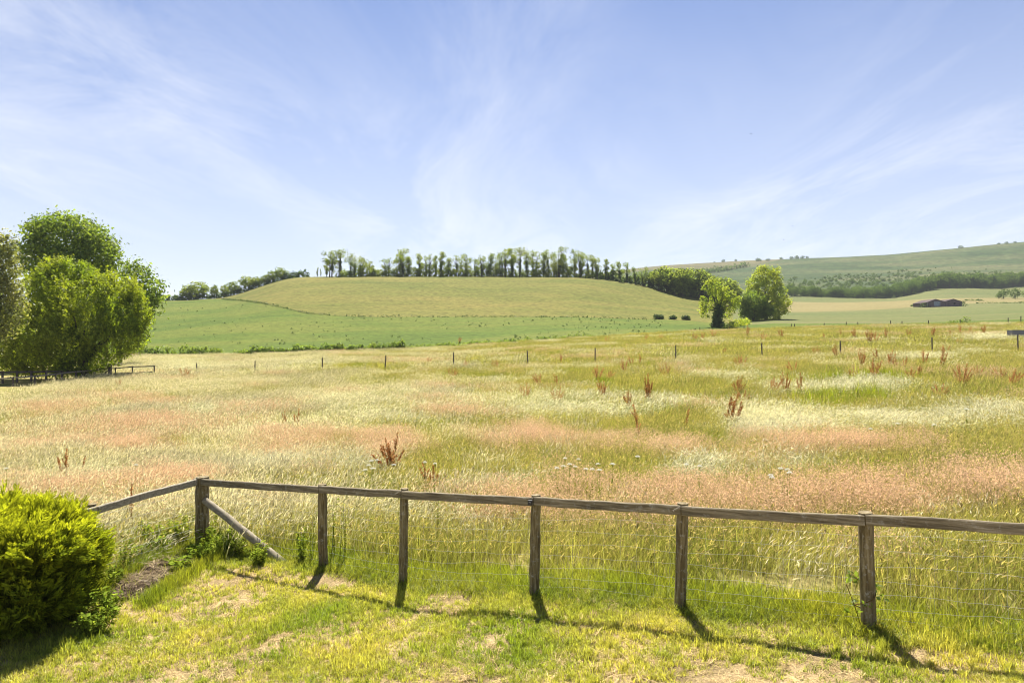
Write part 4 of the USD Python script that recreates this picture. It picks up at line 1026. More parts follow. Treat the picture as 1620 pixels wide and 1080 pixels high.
flat_mat('grey_sheet', (0.22, 0.25, 0.28), 0.5, (0.16, 0.18, 0.20), 1.5)
flat_mat('opening_shade', (0.012, 0.011, 0.012), 0.9)  # near-black colour painted as the shade inside the barn window
flat_mat('pale_timber', (0.40, 0.38, 0.34), 0.8)
flat_mat('dull_wire', (0.12, 0.12, 0.115), 1.0)
flat_mat('trough_grey', (0.20, 0.20, 0.21), 0.6, (0.13, 0.13, 0.14), 6.0)
D = 352.0
bl, br = P(1466, D), P(1522, D)
bw = br[0] - bl[0]
bz = min(bl[2], br[2]) - 0.3
barn = thing('stone_barn', 'low double-gabled derelict barn with ivied ends standing at the edge of the wheat', 'barn', ((bl[0] + br[0]) / 2, D, bz))
h0, h1, q = 3.0, 4.5, bw / 4
def prism(poly, y0, y1):
    from shapely.geometry import Polygon
    m = trimesh.creation.extrude_polygon(Polygon(poly), y1 - y0, engine='earcut')
    v = np.array(m.vertices)
    return np.column_stack([v[:, 0], y1 - v[:, 2], v[:, 1]]), np.array(m.faces)[:, ::-1]
front = [(-2 * q, 0), (2 * q, 0), (2 * q, h0 + 0.25), (q, h1 + 0.1), (0, h0 + 0.25), (-q, h1), (-2 * q, h0 - 0.2)]
obj('front_wall', prism(front, 0, 0.45), 'barn_stone', barn)
obj('back_wall', prism(front, 11.6, 12.0), 'barn_stone', barn)
for s in (-1, 1):
    v, f, _ = box_mesh((s * (2 * q - 0.23), 6.0, (h0 - 0.25) / 2), (0.44, 11.1, h0 - 0.25)); obj('side_wall', (v, f), 'barn_stone', barn)
for k, (xa, za, xb, zb) in enumerate(((-2 * q - 0.3, h0 - 0.25, -q, h1 + 0.06), (-q, h1 + 0.06, 0, h0 + 0.3), (0, h0 + 0.3, q, h1 + 0.16), (q, h1 + 0.16, 2 * q + 0.3, h0 + 0.2))):
    n = 24
    yy = np.linspace(-0.25, 12.3, n * 2 + 1)
    wav = 0.03 * (np.arange(n * 2 + 1) % 2)
    lo = np.column_stack([np.full(len(yy), xa), yy, za + 0.05 + wav]); hi = np.column_stack([np.full(len(yy), xb), yy, zb + 0.05 + wav])
    v = np.vstack([lo, hi, lo - [0, 0, 0.06], hi - [0, 0, 0.06]]); m = len(yy)
    i = np.arange(m - 1)
    f = np.vstack([np.stack([i, i + 1, m + i + 1], 1), np.stack([i, m + i + 1, m + i], 1), np.stack([2 * m + i, 3 * m + i + 1, 2 * m + i + 1], 1), np.stack([2 * m + i, 3 * m + i, 3 * m + i + 1], 1),
                   [[0, m, 3 * m], [0, 3 * m, 2 * m]], np.stack([i, 2 * m + i, 2 * m + i + 1], 1), np.stack([i, 2 * m + i + 1, i + 1], 1)])
    obj('roof_sheet', (v, f), 'barn_sheet', barn)
v, f, _ = box_mesh((-q + 0.8, -0.06, 2.15), (3.3, 0.1, 2.3)); tag(obj('door', (v, f), 'grey_sheet', barn), 'pale grey sheet door')
v, f, _ = box_mesh((q + 0.7, -0.03, 2.35), (0.9, 0.08, 0.9)); obj('window', (v, f), 'opening_shade', barn)  # flat dark board on the wall in place of a shaded recess
v, f, _ = box_mesh((-2 * q + 0.4, -0.08, 1.3), (0.22, 0.14, 2.3)); obj('corner_post', (v, f), 'pale_timber', barn)
v, f, _ = box_mesh((2 * q - 0.6, -0.08, 1.6), (0.18, 0.14, 1.9)); obj('corner_post', (v, f), 'pale_timber', barn)
for xx in (-2.4, 0.6, 2.2):
    v, f, _ = box_mesh((xx, -0.05, 1.5), (0.16, 0.12, 2.6)); obj('wall_post', (v, f), 'barn_sheet', barn)
for s, lab, w in ((-1, 'ivy bush grown over the left end of the barn', 1.3), (1, 'taller ivy bush grown over the right end of the barn', 1.1)):
    o = np.array([(bl[0] + br[0]) / 2 + s * (2 * q + 0.5), D - 0.3, bz])
    hedge('ivy_bush', lab, [o + [0, -0.5, 0], o + [0, 1, 0], o + [0, 3, 0]], 3.6 if s > 0 else 3.0, 2.4 * w, 700, 0.45, 'leaf_ivy', cat='bush', seed=int(85 + s), rough=0.05)
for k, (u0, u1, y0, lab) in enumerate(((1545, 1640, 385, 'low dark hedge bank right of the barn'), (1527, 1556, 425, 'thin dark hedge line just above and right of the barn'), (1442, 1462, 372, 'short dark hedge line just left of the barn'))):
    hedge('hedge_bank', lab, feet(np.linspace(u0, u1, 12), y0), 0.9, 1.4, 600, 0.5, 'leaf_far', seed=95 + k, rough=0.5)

# ------------------------------------------------------------------ stake and wire fence across the meadow
STAKES = [(311, 574, 66), (403, 570.5, 64.5), (510, 565.5, 62.5), (609, 562, 60.5), (718, 557, 58.5), (835, 554.5, 57), (941, 550, 56), (1069, 546, 55), (1206, 542.5, 54), (1330, 538.5, 53.5), (1475, 533.5, 53), (1611, 529.5, 52.5)]
sf = thing('stake_fence', 'line of thin dark stakes and wire crossing the middle of the meadow', 'fence')
tops = []
for k, (u, vt, y) in enumerate(STAKES):
    p = P(u, y)
    top = EYE + (540 - vt) / F * y
    r = np.random.default_rng(k)
    zz = np.linspace(p[2] - 0.3, top, 6)
    ln = r.normal(0, 0.03, 2)
    obj('stake', tube(np.column_stack([p[0] + ln[0] * (zz - zz[0]), p[1] + ln[1] * (zz - zz[0]), zz]), np.linspace(0.058, 0.05, 6), 7, 0.1, k)[:2], 'old_wood', sf)
    tops.append([p[0] + ln[0] * 1.2, p[1] - 0.055, top])
tops = np.array(tops)
for dz in (0.12, 0.42):
    obj('line_wire', tube(tops - [0, 0, dz], 0.0025, 3)[:2], 'dull_wire', sf)
EDGE_ST = [(1107, 523, 518), (1154, 521, 516), (1177, 523, 516.5), (1252, 520.5, 513), (1257, 520.5, 513), (1304, 518.5, 511), (1339, 516.5, 509), (1357, 517, 509.5), (1409, 514.5, 507), (1427, 514.5, 508), (1469, 513.5, 506.5), (1519, 512, 505), (1595, 513, 502.5), (1615, 512, 500)]
bf = thing('boundary_fence', 'row of short dark stakes along the far right edge of the meadow', 'fence')
tops = []
for k, (u, vb, vt) in enumerate(EDGE_ST):
    y = float(EDGE(u)) + 0.5 - (6 if u > 1590 else 0)
    p = P(u, y)
    top = EYE + (540 - vt) / F * y
    zz = np.linspace(p[2] - 0.3, max(top, p[2] + 0.8), 4)
    obj('stake', tube(np.column_stack([np.full(4, p[0]), np.full(4, p[1]), zz]), 0.085, 6, 0.1, k)[:2], 'old_wood', bf)
    tops.append([p[0], p[1] - 0.1, zz[-1] - 0.15])
obj('line_wire', tube(np.array(tops), 0.004, 3)[:2], 'dull_wire', bf)

# ------------------------------------------------------------------ paddock fence under the hornbeam
pfn = thing('paddock_fence', 'grey post and rail paddock fence in front of and under the hornbeam', 'fence')
FR = [(-22, 599.5, 614.5), (20.4, 596, 611), (55, 593.8, 608), (88, 590.5, 604), (120, 586.8, 600.5), (149, 584.5, 598)]
def rail_run(pts, h, w, mat, par, seed):
    for k in range(len(pts) - 1):
        a, b = np.array(pts[k]), np.array(pts[k + 1])
        d = (b - a) / np.linalg.norm(b - a) * 0.002
        obj('rail', plank(a + d, b - d, h, w, seed + k, 5, 0.006, 0.006)[:2], mat, par)
def pf_post(u, vt, vb, r=0.07, y=None):
    g = hit(u, vb, 20, 120) if y is None else P(u, y)
    top = EYE + (540 - vt) / F * g[1]
    zz = np.linspace(g[2] - 0.3, top, 5)
    obj('post', tube(np.column_stack([np.full(5, g[0]), np.full(5, g[1]), zz]), r, 8, 0.1, int(u) + 50)[:2], 'old_wood', pfn)
    return g, top
tp = []
for u, vt, vb in FR:
    g, top = pf_post(u, vt, vb)
    tp.append([g[0], g[1] - 0.12, top - 0.06])
g, top = pf_post(174, 577, 597, 0.16); gate = g
tp.append([g[0] - 0.1, g[1] - 0.2, EYE + (540 - 583) / F * g[1]])
rail_run(tp, 0.12, 0.05, 'silver_wood', pfn, 400)
lo = [[a[0], a[1], a[2] - 0.42] for a in tp[-2:]]
rail_run(lo, 0.10, 0.05, 'silver_wood', pfn, 420)
br_ = np.array([gate[0] - 0.9, gate[1] - 0.05, gate[2]]); obj('brace', tube([br_, [gate[0] - 0.05, gate[1] - 0.03, gate[2] + 0.75]], 0.05, 6)[:2], 'old_wood', pfn)
tp, tl = [[gate[0] + 0.1, gate[1] - 0.2, EYE + (540 - 582) / F * gate[1]]], [[gate[0] + 0.1, gate[1] - 0.2, EYE + (540 - 591) / F * gate[1]]]
for u, vt, vb, v2 in ((182.5, 581, 596, 590.7), (209.6, 578.5, 593, 589.6), (244, 577.5, 592, 588)):
    g, top = pf_post(u, vt, vb, 0.06, gate[1])
    tp.append([g[0], g[1] - 0.12, EYE + (540 - vt - 1.5) / F * g[1]]); tl.append([g[0], g[1] - 0.12, EYE + (540 - v2) / F * g[1]])
rail_run(tp, 0.10, 0.05, 'old_wood', pfn, 440)
rail_run(tl, 0.10, 0.05, 'old_wood', pfn, 450)
tb = []
for u, vt, vb in ((-20, 587.5, 606), (4, 587, 605), (27, 586.5, 605), (49.5, 586.3, 604.5), (73, 586, 604), (98, 586, 601.5), (122, 585.5, 600), (144, 585.5, 598)):
    g, top = pf_post(u, vt, vb, 0.09, float(np.interp(u, [-20, 144], [56.0, 62.5])))
    tb.append([g[0], g[1] - 0.14, top - 0.08])
rail_run(tb, 0.14, 0.05, 'old_wood', pfn, 460)

# water trough at the right edge of the meadow
tg = hit(1612, 536, 30, 120)
tr = thing('water_trough', 'grey rectangular water trough at the right edge behind the last stake', 'trough', (tg[0] + 0.55, tg[1], tg[2]))
TL, TW, TH = 3.2, 0.8, EYE + (540 - 522.5) / F * tg[1] - tg[2]
for c, s in (((0, -TW / 2, TH - 0.35), (TL, 0.06, 0.7)), ((0, TW / 2, TH - 0.35), (TL, 0.06, 0.7)), ((-TL / 2 + 0.03, 0, TH - 0.35), (0.06, TW - 0.065, 0.7)), ((TL / 2 - 0.03, 0, TH - 0.35), (0.06, TW - 0.065, 0.7))):
    obj('side', box_mesh(c, s)[:2], 'trough_grey', tr)
obj('floor', box_mesh((0, 0, TH - 0.67), (TL - 0.13, TW - 0.07, 0.05))[:2], 'trough_grey', tr)
obj('rim', join([box_mesh((0, s * TW / 2, TH + 0.02), (TL + 0.1, 0.12, 0.035)) for s in (-1, 1)])[:2], 'trough_grey', tr)
for sx in (-1.2, 1.2):
    obj('block', box_mesh((sx, 0, (TH - 0.7) / 2 - 0.1), (0.35, 0.7, TH - 0.7 + 0.18))[:2], 'trough_grey', tr)

# ------------------------------------------------------------------ dock plants
leafy('dock_seed', (0.28, 0.12, 0.044), (0.42, 0.23, 0.095), (1.3, 1.1, 0.9), scale=1.5, tintamt=0.5, tmix=0.4)
leafy('dock_orange', (0.38, 0.18, 0.07), (0.5, 0.29, 0.14), (1.2, 1.1, 0.9), scale=1.5, tintamt=0.5, tmix=0.4)
leafy('dock_stem', (0.15, 0.09, 0.03), (0.18, 0.13, 0.04), (1.2, 1.1, 0.9), scale=2.0, tmix=0.2)
leafy('dock_leaf', (0.085, 0.14, 0.020), (0.15, 0.17, 0.025), (1.7, 1.5, 0.7), scale=2.0, tmix=0.45)
def dock_class(k, stems, spread, seed_mat, nl):
    """One metre tall on a foot at the origin."""
    g = np.random.default_rng(1200 + k)
    st, sd, lf = [], [], []
    for s in range(stems):
        a, r = g.random() * 6.28, spread * math.sqrt(g.random())
        H = 0.62 + 0.38 * g.random() if s else 1.0
        b = np.array([math.cos(a) * 0.05, math.sin(a) * 0.05, -0.05])
        tipp = np.array([math.cos(a) * r, math.sin(a) * r, H])
        ss = np.linspace(0, 1, 5)[:, None]
        line = b + (tipp - b) * ss + np.array([math.cos(a), math.sin(a), 0]) * (-0.12 * r) * np.sin(ss * np.pi)
        st.append(tube(line, np.linspace(0.010, 0.004, 5), 4, cap=False))
        n = 70
        t = 0.42 + 0.58 * g.random(n) ** 0.8
        c = np.column_stack([np.interp(t, ss[:, 0], line[:, q]) for q in range(3)]) + g.normal(size=(n, 3)) * (0.034 * (1.25 - t))[:, None] * [1, 1, 0.6]
        sd.append(diamonds(g, c, g.normal(size=(n, 3)) + [0, 0, 1.2], 0.035 + 0.03 * g.random(n), 0.018 + 0.014 * g.random(n)))
        for q in range(2):
            tt = 0.3 + 0.35 * q
            a2, a3 = g.random() * 6.28, 0.18 + 0.1 * g.random()
            o = np.array([np.interp(tt, ss[:, 0], line[:, z]) for z in range(3)])
            e = o + [math.cos(a2) * 0.10, math.sin(a2) * 0.10, a3]
            st.append(tube([o, (o + e) / 2 + [0.0, 0, -0.01], e], [0.005, 0.004, 0.002], 3, cap=False))
            n = 24
            t2 = g.random(n)[:, None]
            sd.append(diamonds(g, o + (e - o) * t2 + g.normal(size=(n, 3)) * 0.012, g.normal(size=(n, 3)) + [0, 0, 1.2], 0.03 + 0.02 * g.random(n), 0.018 + 0.01 * g.random(n)))
    base = np.column_stack([g.normal(0, 0.05, (nl, 2)), np.zeros(nl)])
    v, f, at, _ = blades(g, base, 0.25 + 0.2 * g.random(nl), 0.05 + 0.03 * g.random(nl), g.normal(0, 0.7, (nl, 2)), 4, 1.4)
    S, D_ = join(st), join(sd)
    return make_class(f'dock_{k:03d}', [('stems', S[:2], 'dock_stem', {'tint': np.full(len(S[0]), 0.5)}), ('seed_heads', D_[:2], seed_mat, D_[2]), ('leaves', (v, f), 'dock_leaf', at)])
DOCK = [dock_class(0, 1, 0.05, 'dock_seed', 8), dock_class(1, 3, 0.16, 'dock_seed', 14), dock_class(2, 6, 0.30, 'dock_seed', 18), dock_class(3, 10, 0.42, 'dock_seed', 16), dock_class(4, 7, 0.42, 'dock_orange', 22), dock_class(5, 5, 0.34, 'dock_orange', 26)]
LOOKS = ['slim single rusty dock', 'narrow rusty dock', 'bushy rust-brown dock', 'wide dark rust dock clump', 'orange-topped dock clump', 'very leafy orange dock']
DK = [(1324, 564, 20, 2), (1363, 578, 22, 2), (1389, 570, 15, 1), (1408, 578, 22, 5), (1419, 583, 13, 1), (1430, 583, 16, 1), (1383, 597, 27, 4), (1454, 594, 15, 5), (1462, 574, 17, 5), (1487, 581, 28, 1), (1521, 607, 26, 4), (1497, 557, 11, 4), (1600, 606, 20, 4), (1583, 600, 16, 4),
      (1331, 530, 11, 1), (1353, 534, 13, 2), (1375, 542, 17, 2), (1385, 540, 14, 4), (1400, 536, 15, 1), (1436, 530, 8, 4), (1475, 532, 14, 2), (1518, 528, 13, 1), (1504, 530, 9, 1), (1535, 525, 9, 1), (1557, 528, 12, 2), (1486, 623, 15, 4), (1519, 544, 8, 4), (1545, 596, 13, 4),
      (832, 628, 20, 4), (854, 607, 14, 4), (881, 608, 12, 1), (880, 634, 19, 4), (946, 599, 17, 4), (962, 598, 13, 4), (953, 625, 22, 2), (988, 589, 18, 4), (1011, 576, 15, 1), (1054, 593, 15, 4), (1026, 635, 33, 2), (997, 642, 22, 2), (1006, 683, 24, 0), (1014, 689, 38, 0), (1084, 677, 27, 0), (1150, 668, 38, 1), (1162, 667, 30, 1),
      (1168, 621, 22, 3), (1175, 634, 13, 4), (1175, 576, 13, 4), (888, 573, 12, 1), (1243, 619, 24, 2), (1267, 619, 26, 1), (1224, 618, 17, 4), (1169, 579, 13, 4), (1257, 586, 13, 4), (1304, 537, 9, 1), (1236, 534, 14, 2), (1207, 539, 12, 4), (1112, 537, 10, 4), (1098, 537, 10, 4), (1129, 534, 11, 4), (1181, 532, 14, 1),
      (785, 582, 14, 4), (961, 541, 8, 4), (1022, 538, 8, 4), (1046, 536, 7, 4), (1000, 576, 11, 5), (735, 581, 13, 4), (714, 595, 12, 4), (678, 574, 8, 4), (727, 541, 8, 4),
      (449, 674, 20, 1), (470, 675, 22, 1), (620, 740, 46, 3), (684, 768, 30, 2), (103, 755, 33, 1), (129, 748, 24, 0), (291, 597, 14, 4), (190, 611, 11, 4), (211, 822, 46, 0), (1350, 598, 12, 4), (1560, 640, 12, 4), (1442, 598, 14, 5), (1290, 560, 10, 4), (1145, 560, 10, 1)]
def hit_h(u, v, h, y0=5.0, y1=200.0):
    ys = np.exp(np.linspace(math.log(y0), math.log(y1), 2500))
    x = (u - 810) / F * ys
    g = ground_z(x, ys)
    ray = EYE + (540 - v) / F * ys
    k = np.argmax(g + h >= ray)
    return np.array([x[k], ys[k], g[k]])
su = np.array([s[0] for s in STAKES]); sy = np.array([s[2] for s in STAKES])
WORDS = 'zeroth first second third fourth fifth sixth seventh eighth ninth tenth eleventh twelfth'.split()
cells, placed = {}, []
for u, vb, hp, k in DK:
    g = hit_h(u, vb, 0.22)
    H = (hp * 1.2 * g[1] / F + 0.24) * (0.92 + 0.16 * ((len(placed) * 37) % 11) / 10)
    dep = g[1] / float(np.interp(u, su, sy))
    zone = 'beyond the stakes' if dep > 1.04 else 'before the stakes' if dep > 0.72 else 'in mid meadow' if dep > 0.40 else 'in near meadow'
    c = int((su < u).sum())
    placed.append((u, g, H, k, zone, c))
    cells.setdefault((zone, c, LOOKS[k]), []).append(len(placed) - 1)
for (zone, c, look), ids in cells.items():
    ids.sort(key=lambda i: placed[i][0])
    for r, i in enumerate(ids):
        u, g, H, k, _, _ = placed[i]
        pos_ = 'left of every stake' if c == 0 else f'just right of the {WORDS[c]} stake'
        nth = '' if len(ids) == 1 else (['left one', 'right one'][r] if len(ids) == 2 else f'{WORDS[r + 1]} from left')
        lab = f'{look} {zone}, {pos_}' + (f', {nth}' if nth else '')
        w = 1.15 if H < 0.9 else 0.95
        o_ = copy(DOCK[k], 'dock_plant', lab, 'dock', g, (i * 2.1) % 6.28, (H * w * (0.75 + 0.5 * ((i * 29) % 13) / 12), H * w * (0.75 + 0.5 * ((i * 17) % 7) / 6), H), 'rusty dock plants in the meadow')
        UsdGeom.Xformable(o_).AddRotateXYZOp(opSuffix='lean').Set(Gf.Vec3f(float(((i * 41) % 17) - 8) * 1.4, float(((i * 23) % 19) - 9) * 1.3, 0))

# ------------------------------------------------------------------ white umbel flowers
leafy('umbel_white', (0.62, 0.62, 0.55), (0.75, 0.75, 0.70), (1.0, 1.0, 0.95), scale=20.0, tintamt=0.12, tmix=0.3)
def umbel_class(k):
    g = np.random.default_rng(1300 + k)
    st = [tube([[0, 0, -0.1], [0.01, 0.01, 0.35], [0.0, 0, 0.78]], [0.006, 0.005, 0.004], 4, cap=False)]
    n = 90
    r, a = 0.085 * np.sqrt(g.random(n)), g.random(n) * 6.28
    c = np.column_stack([r * np.cos(a), r * np.sin(a), 0.86 - 1.2 * r ** 2 / 0.085 * 0.25 + g.normal(0, 0.004, n)])
    for q in range(9):
        aa = q * 0.7
        st.append(tube([[0, 0, 0.78], [0.06 * math.cos(aa), 0.06 * math.sin(aa), 0.845]], [0.003, 0.002], 3, cap=False))
    v, f, at = leaf_cards(g, c, np.tile([0, 0, 1.0], (n, 1)) + g.normal(0, 0.25, (n, 3)), 0.022 + 0.014 * g.random(n), 0.9)
    nl = 14
    lv, lfc, la, _ = blades(g, np.column_stack([g.normal(0, 0.02, (nl, 2)), 0.05 + 0.4 * g.random(nl)]), 0.12 + 0.12 * g.random(nl), 0.018 + 0.012 * g.random(nl), g.normal(0, 0.8, (nl, 2)), 2, 1.4)
    S = join(st)
    return make_class(f'umbel_{k:03d}', [('stem', S[:2], 'dock_leaf', {'tint': np.full(len(S[0]), 0.5)}), ('flower_head', (v, f), 'umbel_white', at), ('leaves', (lv, lfc), 'dock_leaf', la)])
UMB = [umbel_class(k) for k in range(3)]
UM = {'clustered beside the big brown dock': [(587.6, 728.6, 7), (583, 736, 6), (578, 743, 8), (590, 741, 9), (597, 727.5, 5), (623, 735, 7)], 'of the pair right of the big brown dock': [(672, 731, 6), (688, 733, 6)],
      'in the mid-picture cluster beyond the rail': [(894, 725, 6), (915, 726.6, 5), (901, 734, 8), (891, 737, 8), (881, 740, 6), (910, 738, 6), (927, 741.5, 7), (937, 742, 8), (948, 743, 8), (946, 734, 7), (969, 734, 9)],
      'in flattened grass right of the cluster': [(1086, 734.6, 7), (1107, 737, 7)], 'in the small white cluster at right': [(1235, 740.6, 6), (1246, 742.5, 7), (1249, 747.5, 8), (1219, 751.5, 7), (1221, 755.5, 6)],
      'standing alone just above the white cluster': [(1008.6, 721.7, 8)], 'alone in pale grass, mid right': [(1420, 670, 7), (1478, 672, 7), (1529, 647, 8), (1377, 678, 6)], 'standing alone in the straw grass on the left': [(215, 735, 6), (10, 741, 6)]}
j = 0
for where, pts in UM.items():
    for r, (u, v, wpx) in enumerate(sorted(pts)):
        g = hit_h(u, v, 0.74)
        s = 0.88
        nth = '' if len(pts) == 1 else f', {ORD(r + 1)} from left'
        ws = np.clip(wpx * g[1] / F / 0.17, 0.5, 1.3)
        copy(UMB[j % 3], 'umbel_flower', f'white flat umbel flower {where}{nth}', 'flower', g, j * 1.3, (ws, ws, s), 'white umbel flowers in the meadow')
        j += 1

# dark tufts that stand out of the meadow
pr = [(lambda q: ((q[0], q[1]), 'grass_lush', q[2]))(grass_patch(1400 + s, 0.6, 160, 0.5, 0.011, 'lush', 1.0)) for s in range(2)]
pos, sc = [], []
for u, v, s in ((562, 579, 1.5), (714, 590, 0.9), (646, 578, 1.0), (784, 580, 1.0), (1256, 748, 0.5), (1050, 575, 1.3), (1320, 632, 1.8), (1350, 630, 1.8), (1400, 594, 1.6), (1385, 592, 1.6), (1180, 640, 0.8), (1420, 600, 1.4), (1340, 596, 1.3), (1240, 600, 1.1), (1300, 625, 1.4), (960, 602, 1.0), (1500, 720, 0.8), (1390, 732, 0.7), (1420, 730, 0.7), (1370, 728, 0.7), (1330, 715, 0.6), (1135, 735, 0.6), (1080, 740, 0.6), (510, 590, 0.9), (870, 560, 1.2), (900, 585, 1.0), (1290, 590, 1.0)):
    g = hit_h(u, v, 0.25)
    for q in range(4):
        pos.append(g + [rw.normal(0, 0.5) * s, rw.normal(0, 0.4) * s, 0]); sc.append(s * (0.8 + 0.5 * rw.random()))
pos = np.array(pos); pos[:, 2] = ground_z(pos[:, 0], pos[:, 1])
tag(instancer('rank_tufts', None, pr, rw.integers(0, 2, len(pos)), pos, rw.random(len(pos)) * 6.28, sc), 'dark green rank tufts standing out of the paler meadow grass', 'grass', kind='stuff')

# ------------------------------------------------------------------ golden conifer by the fence
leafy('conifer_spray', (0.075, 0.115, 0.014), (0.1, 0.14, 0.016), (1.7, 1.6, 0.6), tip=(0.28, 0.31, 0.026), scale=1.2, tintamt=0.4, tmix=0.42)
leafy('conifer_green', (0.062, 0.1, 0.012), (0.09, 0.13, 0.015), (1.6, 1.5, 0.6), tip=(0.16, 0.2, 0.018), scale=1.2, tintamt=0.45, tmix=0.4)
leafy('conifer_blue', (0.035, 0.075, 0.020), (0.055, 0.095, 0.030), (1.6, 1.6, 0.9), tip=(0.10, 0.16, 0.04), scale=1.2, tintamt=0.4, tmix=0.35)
flat_mat('conifer_inner_shade', (0.018, 0.022, 0.007), 0.95, (0.03, 0.022, 0.010), 9.0)  # dark solid core, its colour stands in for shade deep between the sprays
def spray(seed, L0=0.20):
    g = np.random.default_rng(seed)
    c, ax, ln, wd, tp_ = [], [], [], [], []
    for q in range(9):
        t = 0.12 + 0.86 * q / 8
        for s in (-1, 1):
            l = L0 * (0.50 * (1 - 0.75 * t) + 0.09) * (0.8 + 0.4 * g.random())
            a = np.array([s * 0.75, g.normal(0, 0.18), 0.8]); a /= np.linalg.norm(a)
            b0 = np.array([0, 0.02 * math.sin(t * 3), t * L0])
            c.append(b0 + a * l * 0.5); ax.append(a); ln.append(l); wd.append(0.013); tp_.append(min(1.0, 0.25 + 0.6 * t + 0.2))
            c.append(b0 + a * l * 0.75 + [0, 0, 0.012]); ax.append(a + [0, 0, 0.9]); ln.append(l * 0.5); wd.append(0.010); tp_.append(min(1.0, 0.35 + 0.65 * t + 0.2))
    for t in (0.3, 0.6, 0.92):
        c.append([0, 0.02 * math.sin(t * 3), t * L0]); ax.append([0, 0, 1.0]); ln.append(L0 * 0.36); wd.append(0.012); tp_.append(t)
    v, f, at = diamonds(g, np.array(c), np.array(ax, float), np.array(ln), np.array(wd))
    at['tip'] = np.repeat(np.clip(np.array(tp_) ** 1.5, 0, 1), 4)
    at['tint'] = np.full(len(v), g.random())
    return v, f, at
cc = np.array([-6.80, 8.10]); cz = gz(-6.2, 8.3)
con = thing('golden_conifer', 'dense golden-green clipped conifer bush in the left foreground, in front of the fence', 'bush', (cc[0], cc[1], cz))
RX, RY, RZ, CZ = 1.55, 0.70, 0.66, 0.66
rc = np.random.default_rng(88)
def conifer_pts(n, shrink=1.0):
    d = rc.normal(size=(n, 3)); d /= np.linalg.norm(d, axis=1, keepdims=True)
    e = 4.5
    k = (np.abs(d) ** e).sum(1) ** (-1 / e)
    s = d * k[:, None]
    nr = np.sign(s) * np.abs(s) ** (e - 1) / np.array([RX, RY, RZ]); nr /= np.linalg.norm(nr, axis=1, keepdims=True)
    bump = 1 + 0.24 * (fbm(s * 2.3, 3, 5) - 0.5) * 2
    p = s * [RX, RY, RZ] * bump[:, None] * shrink
    taper = np.interp(p[:, 2], [-RZ, -0.3, 0.35, RZ], [0.86, 0.97, 1.0, 0.90])
    p[:, :2] *= taper[:, None]
    return p + [0, 0, CZ], nr
p, nr = conifer_pts(17000)
keep = (p[:, 2] > 0.03)
p, nr = p[keep], nr[keep]
p -= nr * (rc.random(len(p)) ** 1.5 * 0.16)[:, None]
ax = nr * 0.75 + [0.12, 0, 0.75] + rc.normal(size=p.shape) * 0.33
ax /= np.linalg.norm(ax, axis=1, keepdims=True)
def quat_to(ax, roll):
    """Rotations taking +z to ax, rolled about it."""
    z = np.array([0, 0, 1.0])
    c = np.cross(np.tile(z, (len(ax), 1)), ax); w = 1 + ax[:, 2]
    q = np.column_stack([w, c]); q /= np.linalg.norm(q, axis=1, keepdims=True) + 1e-9
    r = np.column_stack([np.cos(roll / 2), 0 * roll, 0 * roll, np.sin(roll / 2)])
    a, b = q, r
    return np.column_stack([a[:, 0] * b[:, 0] - a[:, 3] * b[:, 3], a[:, 1] * b[:, 0] + a[:, 2] * b[:, 3], a[:, 2] * b[:, 0] - a[:, 1] * b[:, 3], a[:, 0] * b[:, 3] + a[:, 3] * b[:, 0]])
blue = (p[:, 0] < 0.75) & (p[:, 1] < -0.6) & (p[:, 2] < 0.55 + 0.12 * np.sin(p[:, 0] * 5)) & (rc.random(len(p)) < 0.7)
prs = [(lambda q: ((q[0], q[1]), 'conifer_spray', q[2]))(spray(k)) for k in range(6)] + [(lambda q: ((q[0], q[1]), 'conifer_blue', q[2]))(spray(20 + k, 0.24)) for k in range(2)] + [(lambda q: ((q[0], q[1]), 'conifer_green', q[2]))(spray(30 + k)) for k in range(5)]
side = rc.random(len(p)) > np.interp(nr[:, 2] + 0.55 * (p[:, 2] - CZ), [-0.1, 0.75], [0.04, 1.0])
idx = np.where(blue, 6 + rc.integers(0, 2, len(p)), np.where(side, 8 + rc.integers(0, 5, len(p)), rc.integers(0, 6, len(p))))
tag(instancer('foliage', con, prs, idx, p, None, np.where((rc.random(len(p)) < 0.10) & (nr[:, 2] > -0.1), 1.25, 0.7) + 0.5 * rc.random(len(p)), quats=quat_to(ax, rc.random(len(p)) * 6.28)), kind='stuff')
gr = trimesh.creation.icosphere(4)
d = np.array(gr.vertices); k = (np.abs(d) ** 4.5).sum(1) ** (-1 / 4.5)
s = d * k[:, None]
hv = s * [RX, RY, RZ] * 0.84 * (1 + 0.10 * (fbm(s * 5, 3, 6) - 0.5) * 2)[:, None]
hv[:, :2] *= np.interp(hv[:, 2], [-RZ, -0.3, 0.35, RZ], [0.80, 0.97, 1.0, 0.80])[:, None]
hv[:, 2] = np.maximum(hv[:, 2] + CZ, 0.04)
obj('shade_core', (hv, np.array(gr.faces)), 'conifer_inner_shade', con, smooth=True)
for sx in (-0.7, 0.1, 0.8):
    obj('stem', tube([[sx, 0, -0.2], [sx, 0.02, 0.3], [sx * 1.05, 0.0, 0.9]], [0.06, 0.05, 0.03], 7, 0.1, 3)[:2], 'bark', con)

